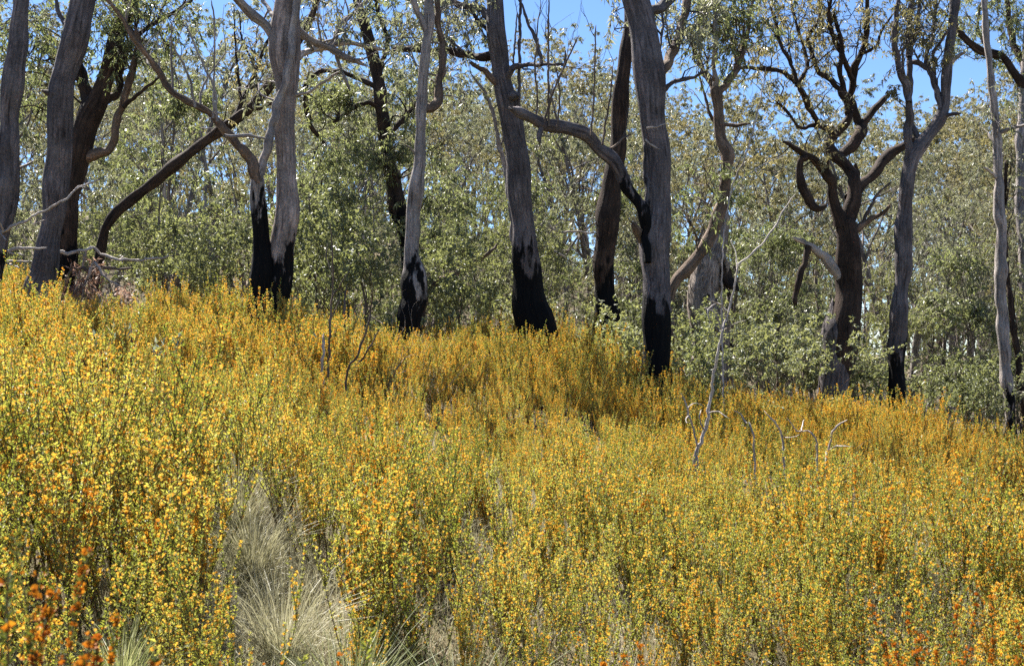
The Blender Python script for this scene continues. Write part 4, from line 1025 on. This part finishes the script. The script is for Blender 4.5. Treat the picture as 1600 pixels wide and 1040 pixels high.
# ------------------------------------------------------------------ flowering heath
def heath_plant(seed, h, nst, flowers=1.0, spread=0.32, leafd=1.0, fs=0.0058, old=0.0):
    """upright wands with tiny leaves and pea flowers. returns three (V,Q,var) sets: stems, foliage, flowers"""
    rng = np.random.default_rng(seed)
    segs = []; wands = []
    for k in range(nst):
        az = rng.uniform(0, 6.28); lean = abs(rng.normal()) * spread
        p = np.array([math.cos(az), math.sin(az), 0]) * rng.uniform(0, 0.07); p[2] = -0.04
        d = unit(np.array([math.cos(az) * lean, math.sin(az) * lean, 1.0]))
        H = h * rng.uniform(0.65, 1.12); ns = 6; path = [p]
        for i in range(ns):
            d = unit(d + rng.normal(size=3) * 0.09 + np.array([0, 0, 0.10]))
            path.append(path[-1] + d * H / ns)
        path = np.array(path)
        r = 0.0032 * (1 - 0.75 * np.linspace(0, 1, ns + 1))
        for i in range(ns): segs.append(np.concatenate([path[i], path[i + 1], [r[i]], [r[i + 1]]]))
        wands.append((path[1:], 1.0))
        for b in range(rng.integers(4, 8)):
            i = rng.integers(1, ns); q = path[i] + (path[i + 1] - path[i]) * rng.random()
            a2 = rng.uniform(0, 6.28)
            dd = unit(np.array([math.cos(a2) * 0.6, math.sin(a2) * 0.6, 1.0]) + d * 0.5)
            L = h * rng.uniform(0.16, 0.34)
            m = q + dd * L * 0.5; e = m + unit(dd + np.array([0, 0, 0.5])) * L * 0.5
            segs.append(np.concatenate([q, m, [0.0017], [0.0013]])); segs.append(np.concatenate([m, e, [0.0013], [0.0008]]))
            wands.append((np.array([q, m, e]), 0.9))
    lp, ld, fp, fd, fv = [], [], [], [], []
    lvs = []
    for path, wgt in wands:
        tone = rng.uniform(0, 1); bloom = rng.choice([0.12, 0.5, 1.0, 1.9], p=[0.3, 0.25, 0.25, 0.2])
        sl = np.linalg.norm(np.diff(path, axis=0), axis=1); s = np.concatenate([[0], np.cumsum(sl)]); Ltot = s[-1]
        n = int(Ltot / 0.0048 * leafd)
        u = rng.uniform(0, Ltot, n)
        pos = np.stack([np.interp(u, s, path[:, c]) for c in range(3)], 1)
        az = rng.uniform(0, 6.28, n)
        dd = np.stack([np.cos(az), np.sin(az), np.full(n, 0.75)], 1)
        lp.append(pos); ld.append(dd); lvs.append(np.clip(tone * 0.6 + rng.uniform(0, 0.4, n), 0, 1))
        n = int(Ltot / 0.0165 * flowers * wgt * bloom)
        u = Ltot * rng.beta(2.2, 1.15, n)
        # flowers sit in little whorls
        u = np.round(u / 0.034) * 0.034 + rng.normal(size=n) * 0.006
        u = np.clip(u, 0, Ltot)
        pos = np.stack([np.interp(u, s, path[:, c]) for c in range(3)], 1)
        az = rng.uniform(0, 6.28, n)
        dd = np.stack([np.cos(az), np.sin(az), rng.uniform(0.1, 0.9, n)], 1)
        fp.append(pos + dd * 0.005); fd.append(dd); fv.append(np.clip(rng.normal(size=n) * 0.14 + rng.choice([0.0, 0.03, 0.1, 0.36], p=[0.3, 0.3, 0.25, 0.15]) + rng.normal() * 0.06 + old, 0, 0.85))
    sv, sq = thin_tubes(np.array(segs), 3)
    lp = np.vstack(lp); ld = np.vstack(ld); n = len(lp)
    lv, lq = leaf_quads(lp, ld, 0.0135 * rng.uniform(0.7, 1.3, n), 0.0056, rng)
    lvar = np.repeat(np.concatenate(lvs), 4)
    fp = np.vstack(fp); fd = unit(np.vstack(fd)); fv = np.concatenate(fv); n = len(fp)
    side = unit(np.cross(fd, np.array([0, 0, 1.0])[None])); upv = np.cross(side, fd)
    S = fs * rng.uniform(0.75, 1.25, n)[:, None]
    # standard petal: broad fan standing up, two cupped halves; keel: small folded wedge in front
    b = fp; c = fp + fd * S * 0.5 + upv * S * 0.9
    stdL = [b, b + side * S * 1.15 + upv * S * 0.75 + fd * S * 0.9, c + upv * S * 0.55 + fd * S * 0.25, c * 0.5 + b * 0.5]
    stdR = [b, c * 0.5 + b * 0.5, c + upv * S * 0.55 + fd * S * 0.25, b - side * S * 1.15 + upv * S * 0.75 + fd * S * 0.9]
    keel = [b, b + fd * S * 0.9 + side * S * 0.6 - upv * S * 0.1, b + fd * S * 1.7 + upv * S * 0.1, b + fd * S * 0.9 - side * S * 0.6 - upv * S * 0.1]
    FV = np.stack(stdL + stdR + keel, 1).reshape(-1, 3)
    FQ = np.arange(len(FV)).reshape(-1, 4)
    w = np.array([0.45, 0, 0, 0.3, 0.45, 0.3, 0, 0, 0.5, 0.22, 0.1, 0.22])
    fvar = (fv[:, None] + w[None]).ravel()
    return (sv, sq, np.zeros(len(sv))), (lv, lq, lvar), (FV, FQ, np.clip(fvar, 0, 1))

HEATH = []
def heath_meshes(k, sets, fm, lm='heath_leaf'):
    (sv, sq, sa), (lv, lq, la), (fv, fq, fa) = sets
    uv = lambda n: np.zeros((n, 2))
    sep = (build('stems', sv, sq, M['stem'], var=sa, uv=uv(len(sv))), build('foliage', lv, lq, M[lm], var=la), build('flowers', fv, fq, M[fm], var=fa))
    V = np.vstack([sv, lv, fv]); Q = np.vstack([sq, lq + len(sv), fq + len(sv) + len(lv)])
    mi = np.concatenate([np.zeros(len(sq)), np.ones(len(lq)), np.full(len(fq), 2)])
    joint = build('heath_plant', V, Q, [M['stem'], M['heath_leaf'], M[fm]], midx=mi, var=np.concatenate([sa, la, fa]), uv=uv(len(V)))
    return sep, joint
NV = 8
for k in range(NV):
    HEATH.append(heath_meshes(k, heath_plant(500 + k, 0.5 + 0.03 * k, 11, flowers=[1.6, 0.6, 1.9, 0.4, 1.1, 2.2, 0.75, 0.45][k], old=[0.05, 0, 0.08, 0, 0.02, 0.12, 0.02, 0][k]), 'flower'))
TALL = [heath_meshes(30 + k, heath_plant(560 + k, 1.15, 8, flowers=3.4, spread=0.08, fs=0.0055, old=0.12, leafd=1.3), 'flower_orange', 'heath_dark') for k in range(2)]
ORANGE = [heath_meshes(20 + k, heath_plant(540 + k, 0.75, 7, flowers=1.9, spread=0.16, fs=0.006), 'flower_orange', 'heath_dark') for k in range(3)]

rs = np.random.default_rng(11)
TUS = [(395, 800, 5.3, 0.42), (440, 880, 4.3, 0.34), (370, 760, 5.9, 0.3), (545, 965, 3.6, 0.36), (715, 965, 3.6, 0.34), (190, 900, 3.7, 0.25), (1440, 770, 6.6, 0.3)]
tus_xy = [((px - 800) / F * Y, Y, r) for px, py, Y, r in TUS]
pts = []
y = 1.7
N = 8200
ry = rs.uniform(0, 1, N * 2)
Y0, Y1 = 1.55, 24.0
ys = np.sqrt(Y0 ** 2 + (Y1 ** 2 - Y0 ** 2) * ry)
xs = rs.uniform(-1, 1, N * 2) * (0.468 * ys + 3.5)
cell = {}
sel = []
for x, y in zip(xs, ys):
    md = 0.17 if y < 9 else 0.21
    if y < 2.4 and abs(x) < 0.25: continue
    if y < 2.1 and -0.56 < x / y < -0.29: continue
    if any(x - tx > -r and x - tx < r and -0.75 < y - ty < r * 0.8 and abs(x - tx * y / ty) < r * 0.58 for tx, ty, r in tus_xy): continue
    if any((x - a) ** 2 + (y - b) ** 2 < 0.30 ** 2 for a, b in TREE_XY): continue
    if y > 15.9 and 80 < 800 + x / y * F < 245: continue
    if y > 19.0 + 1.5 * math.sin(x * 0.6): continue
    c = (int(x // 0.25), int(y // 0.25)); bad = False
    for i in (-1, 0, 1):
        for j in (-1, 0, 1):
            for a, b in cell.get((c[0] + i, c[1] + j), ()):
                if (a - x) ** 2 + (b - y) ** 2 < md * md: bad = True
    if bad: continue
    cell.setdefault(c, []).append((x, y)); sel.append((x, y))
sel = np.array(sel)
sel = sel[np.argsort(np.hypot(sel[:, 0], sel[:, 1]))]
patch = 0.5 + 0.5 * np.sin(sel[:, 0] * 0.9 + 1.3 * np.sin(sel[:, 1] * 0.6)) * np.cos(sel[:, 1] * 0.8 + 0.4 * sel[:, 0])
scl = (0.66 + 0.62 * patch) * rs.uniform(0.72, 1.25, len(sel))
for hx, hy, hr, hy2, hd in [(2.25, 8.3, 0.8, 1.0, 0.72), (2.95, 8.0, 0.5, 0.7, 0.6), (-0.75, 10.6, 0.7, 1.0, 0.6), (0.75, 11.0, 0.5, 0.9, 0.55), (4.6, 9.0, 0.6, 0.9, 0.5), (-3.2, 10.0, 0.6, 0.8, 0.45), (-1.9, 7.2, 0.4, 0.6, 0.4), (3.4, 11.5, 0.8, 0.9, 0.5), (-4.6, 12.0, 0.6, 0.9, 0.45)]:
    scl *= 1 - hd * np.exp(-((sel[:, 0] - hx) / hr) ** 2 - ((sel[:, 1] - hy) / hy2) ** 2)
variant = rs.integers(0, NV, len(sel))
rich = np.array([0, 2, 5, 4, 0, 2, 5, 6]); lean_k = np.array([1, 3, 6, 7, 4, 1, 3, 0])
p_rich = np.clip((sel[:, 1] - 5) / 7, 0.06, 0.95)
pick = rs.integers(0, 8, len(sel))
variant = np.where(rs.uniform(0, 1, len(sel)) < p_rich, rich[pick], lean_k[pick])
inframe = np.abs(sel[:, 0]) < 0.468 * sel[:, 1] + 0.15
near_ids = np.where(inframe)[0][:300]
near = set(near_ids.tolist())
HL = ['full golden heath shrub', 'yellow heath shrub with middling bloom', 'thickly flowered golden heath shrub', 'green heath shrub with sparse flowers', 'evenly flowered yellow heath shrub', 'heavily loaded golden heath shrub', 'tall yellow green heath shrub', 'tall leafy heath shrub with few flowers']
MARKS = [(395, 5.3, 'by the large dry tussock'), (440, 4.3, 'by the straw coloured tussock'), (545, 3.6, 'by the pale green tussock'), (715, 3.6, 'by the open grass gap'), (190, 3.7, 'by the small grey green tussock'), (1440, 6.6, 'by the dry tussock near the hollow'),
         (60, 1.5, 'under the very tall orange shrubs'), (975, 2.75, 'among orange shrubs right of the grass gap'), (1120, 3.0, 'beside a stiff orange shrub'), (1470, 3.35, 'beside the two orange shrubs in open heath'), (800, 5.6, 'in open heath beyond the grass gap'), (1150, 5.6, 'in open heath below the dead sapling'), (100, 6.0, 'in open heath below the dark bare stems')]
MARKS = [((px - 800) / F * Y, Y, t) for px, Y, t in MARKS]
for i in near_ids:
    k = int(variant[i]); x, y = sel[i]
    lab = HL[k] + ' ' + min(MARKS, key=lambda m: (m[0] - x) ** 2 + (m[1] - y) ** 2)[2]
    e = empty('heath_shrub', (x, y, gz(x, y)), lab, 'shrub', 'near heath: ' + lab)
    e.rotation_euler = (rs.normal() * 0.07, rs.normal() * 0.07, rs.uniform(0, 6.28)); s = float(scl[i]); e.scale = (s, s, s)
    for nm, me in zip(('stems', 'foliage', 'flowers'), HEATH[k][0]): link(nm, me, e)
# a few tall orange-flowered wands close by
for j, (px, Y, s, rz) in enumerate([(35, 1.4, 0.84, 3.4), (105, 1.55, 0.78, 1.7), (228, 1.6, 0.8, 2.9), (-15, 1.5, 0.9, 4.0), (430, 2.35, 0.72, 5.1), (560, 2.3, 0.6, 0.9), (490, 2.6, 0.7, 2.2), (975, 2.75, 0.85, 3.3), (860, 2.6, 0.75, 1.1), (1420, 3.3, 0.9, 4.4), (1120, 3.0, 0.8, 0.2), (300, 2.6, 0.6, 3.6), (1530, 3.4, 0.9, 2.1), (5, 2.3, 0.9, 5.0), (640, 2.5, 0.62, 1.9), (740, 2.7, 0.62, 0.4), (1040, 2.8, 0.7, 4.9), (1250, 3.1, 0.72, 2.7), (1340, 3.2, 0.75, 1.3), (380, 2.4, 0.62, 3.1), (1580, 3.5, 0.8, 0.7)]):
    x = (px - 800) / F * Y
    e = empty('heath_shrub', (x, Y, gz(x, Y)), 'very tall dark orange flowered heath shrub towering over the tussocks' if j < 4 else 'orange flowered heath shrub with stiff upright wands among yellow ones', 'shrub', 'very tall orange heath shrubs' if j < 4 else 'orange heath shrubs')
    e.rotation_euler = (0, 0, rz); e.scale = (s, s, s)
    for nm, me in zip(('stems', 'foliage', 'flowers'), (TALL[j % 2] if j < 4 else ORANGE[j % 3])[0]): link(nm, me, e)

far = np.array([i for i in range(len(sel)) if i not in near])
srccol = bpy.data.collections.new('heath_sources')
for k in range(NV):
    o = bpy.data.objects.new('heath_plant_%s' % 'abcdefgh'[k], HEATH[k][1]); srccol.objects.link(o)
def scatter_stuff(name, XY, variant, scl, rot, col, label, cat):
    me = bpy.data.meshes.new(name)
    V = np.stack([XY[:, 0], XY[:, 1], ground(XY[:, 0], XY[:, 1])], 1)
    me.vertices.add(len(V)); me.vertices.foreach_set('co', V.astype(np.float32).ravel())
    a = me.attributes.new('variant', 'INT', 'POINT'); a.data.foreach_set('value', variant.astype(np.int32))
    a = me.attributes.new('scl', 'FLOAT', 'POINT'); a.data.foreach_set('value', scl.astype(np.float32))
    a = me.attributes.new('rot', 'FLOAT_VECTOR', 'POINT'); a.data.foreach_set('vector', rot.astype(np.float32).ravel())
    o = link(name, me); tag(o, label, cat, kind='stuff')
    ng = bpy.data.node_groups.new(name, 'GeometryNodeTree')
    ng.interface.new_socket('Geometry', in_out='INPUT', socket_type='NodeSocketGeometry')
    ng.interface.new_socket('Geometry', in_out='OUTPUT', socket_type='NodeSocketGeometry')
    gi = ng.nodes.new('NodeGroupInput'); go = ng.nodes.new('NodeGroupOutput')
    ci = ng.nodes.new('GeometryNodeCollectionInfo'); ci.inputs['Collection'].default_value = col
    ci.inputs['Separate Children'].default_value = True; ci.inputs['Reset Children'].default_value = True
    ip = ng.nodes.new('GeometryNodeInstanceOnPoints'); ip.inputs['Pick Instance'].default_value = True
    def na(n, t):
        x = ng.nodes.new('GeometryNodeInputNamedAttribute'); x.data_type = t; x.inputs['Name'].default_value = n
        return [s for s in x.outputs if s.enabled and s.name == 'Attribute'][0]
    ng.links.new(gi.outputs[0], ip.inputs['Points']); ng.links.new(ci.outputs[0], ip.inputs['Instance'])
    ng.links.new(na('variant', 'INT'), ip.inputs['Instance Index']); ng.links.new(na('rot', 'FLOAT_VECTOR'), ip.inputs['Rotation']); ng.links.new(na('scl', 'FLOAT'), ip.inputs['Scale'])
    ng.links.new(ip.outputs[0], go.inputs[0])
    md = o.modifiers.new('scatter', 'NODES'); md.node_group = ng
rot = np.stack([rs.normal(size=len(far)) * 0.07, rs.normal(size=len(far)) * 0.07, rs.uniform(0, 6.28, len(far))], 1)
scatter_stuff('flowering_heath', sel[far], variant[far], scl[far], rot, srccol, 'sea of golden yellow flowering heath covering the slope up to the trees', 'heath')

# ------------------------------------------------------------------ grasses
def blades(n, h, spread, rng, w=0.004):
    az = rng.uniform(0, 6.28, n); r = np.abs(rng.normal(size=n)) * 0.05
    base = np.stack([np.cos(az) * r, np.sin(az) * r, np.full(n, -0.02)], 1)
    H = h * rng.uniform(0.5, 1.15, n)[:, None]
    out = np.stack([np.cos(az), np.sin(az), np.zeros(n)], 1) * (rng.uniform(0.15, 1.0, n) * spread)[:, None] + rng.normal(size=(n, 3)) * 0.12
    side = unit(np.cross(out, np.array([0, 0, 1.0])[None]) + rng.normal(size=(n, 3)) * 0.3) * w
    V = []; up = np.array([0, 0, 1.0])[None]
    for t, ww in ((0, 1), (0.35, 0.9), (0.7, 0.7), (1.0, 0.12)):
        c = base + out * H * t ** 1.7 + up * H * (t - 0.45 * t ** 2.6 * np.linalg.norm(out, axis=1, keepdims=True))
        V += [c - side * ww, c + side * ww]
    V = np.stack(V, 1).reshape(-1, 3)
    q = np.array([[0, 1, 3, 2], [2, 3, 5, 4], [4, 5, 7, 6]])
    Q = (q[None] + (np.arange(n) * 8)[:, None, None]).reshape(-1, 4)
    return V, Q, np.repeat(np.clip(rng.normal(size=n) * 0.25 + 0.5, 0, 1), 8)
tl = ['large dry pale grass tussock with long arching blades', 'straw coloured grass tussock below the largest tussock', 'thin dry grass tussock behind the largest tussock', 'pale green grass tussock in the gap between orange flowered shrubs',
      'pale grass tussock beside a tall flowering wand in the open gap', 'small grey green grass tussock among the tall orange shrubs', 'dry grass tussock at the edge of the shaded hollow']
for k, (px, py, Y, r) in enumerate(TUS):
    rg = np.random.default_rng(700 + k)
    x = (px - 800) / F * Y
    e = empty('grass_tussock', (x, Y, gz(x, Y)), tl[k], 'grass')
    V, Q, var = blades(420, 0.48 if k != 5 else 0.36, 0.8, rg, 0.0016)
    link('blades', build('blades', V, Q, M['grass_green' if k in (3, 4, 5) else 'grass_dry'], var=var), e)
    V, Q, var = blades(120, 0.22, 1.2, rg, 0.0018)
    link('dead_blades', build('dead_blades', V, Q, M['grass_dry'], var=var), e)
# short grass and litter between the shrubs
def litter():
    rg = np.random.default_rng(77)
    n = 60000
    yy = np.sqrt(1.2 ** 2 + (9.0 ** 2 - 1.2 ** 2) * rg.uniform(0, 1, n)); xx = rg.uniform(-1, 1, n) * (0.468 * yy + 0.6)
    tx = np.array([(a, b) for a, b, r in tus_xy]); kk = rg.integers(0, len(tx), 14000)
    gx = tx[kk] + rg.normal(size=(14000, 2)) * np.array([0.28, 0.42]) + np.array([0, -0.25])
    xx = np.concatenate([xx, gx[:, 0]]); yy = np.concatenate([yy, gx[:, 1]]); n += 14000
    V, Q, var = blades(n, 0.22, 0.9, rg, 0.0016)
    V = V.reshape(n, 8, 3); V += np.stack([xx, yy, ground(xx, yy)], 1)[:, None]
    o = link('dry_grass', build('dry_grass', V.reshape(-1, 3), Q, M['grass_dry'], var=var)); tag(o, 'thin dry grass on the ground between the near heath shrubs', 'grass', kind='stuff')
litter()
# low silvery plants
def silver(px, Y, seed, label):
    rg = np.random.default_rng(seed); x = (px - 800) / F * Y
    n = 70; az = rg.uniform(0, 6.28, n); d = np.stack([np.cos(az), np.sin(az), rg.uniform(0.5, 1.6, n)], 1)
    segs = [np.concatenate([[0, 0, -0.03], [math.cos(a) * .16, math.sin(a) * .16, 0.5 + 0.12 * rg.random()], [.004], [.002]]) for a in rg.uniform(0, 6.28, 7)]
    segs = np.array(segs)
    k = rg.integers(0, 7, n); t = rg.uniform(0.45, 1, n)[:, None]
    pos = segs[k, :3] * (1 - t) + segs[k, 3:6] * t
    e = empty('silver_plant', (x, Y, gz(x, Y)), label, 'plant')
    sv, sq = thin_tubes(segs, 4); link('stems', build('stems', sv, sq, M['stem'], uv=np.zeros((len(sv), 2))), e)
    V, Q = leaf_quads(pos, d, 0.10 * rg.uniform(0.6, 1.2, n), 0.032, rg); link('foliage', build('foliage', V, Q, M['silver_leaf'], var=np.repeat(rg.uniform(0, 1, n), 4)), e)
silver(175, 10.8, 1, 'silvery broad leaved plant among the flowers below the stick pile')
silver(478, 12.2, 2, 'silvery broad leaved plant left of the thin brown sapling')
silver(260, 11.2, 3, 'small silvery plant below the charred pair, alone in the flowers')
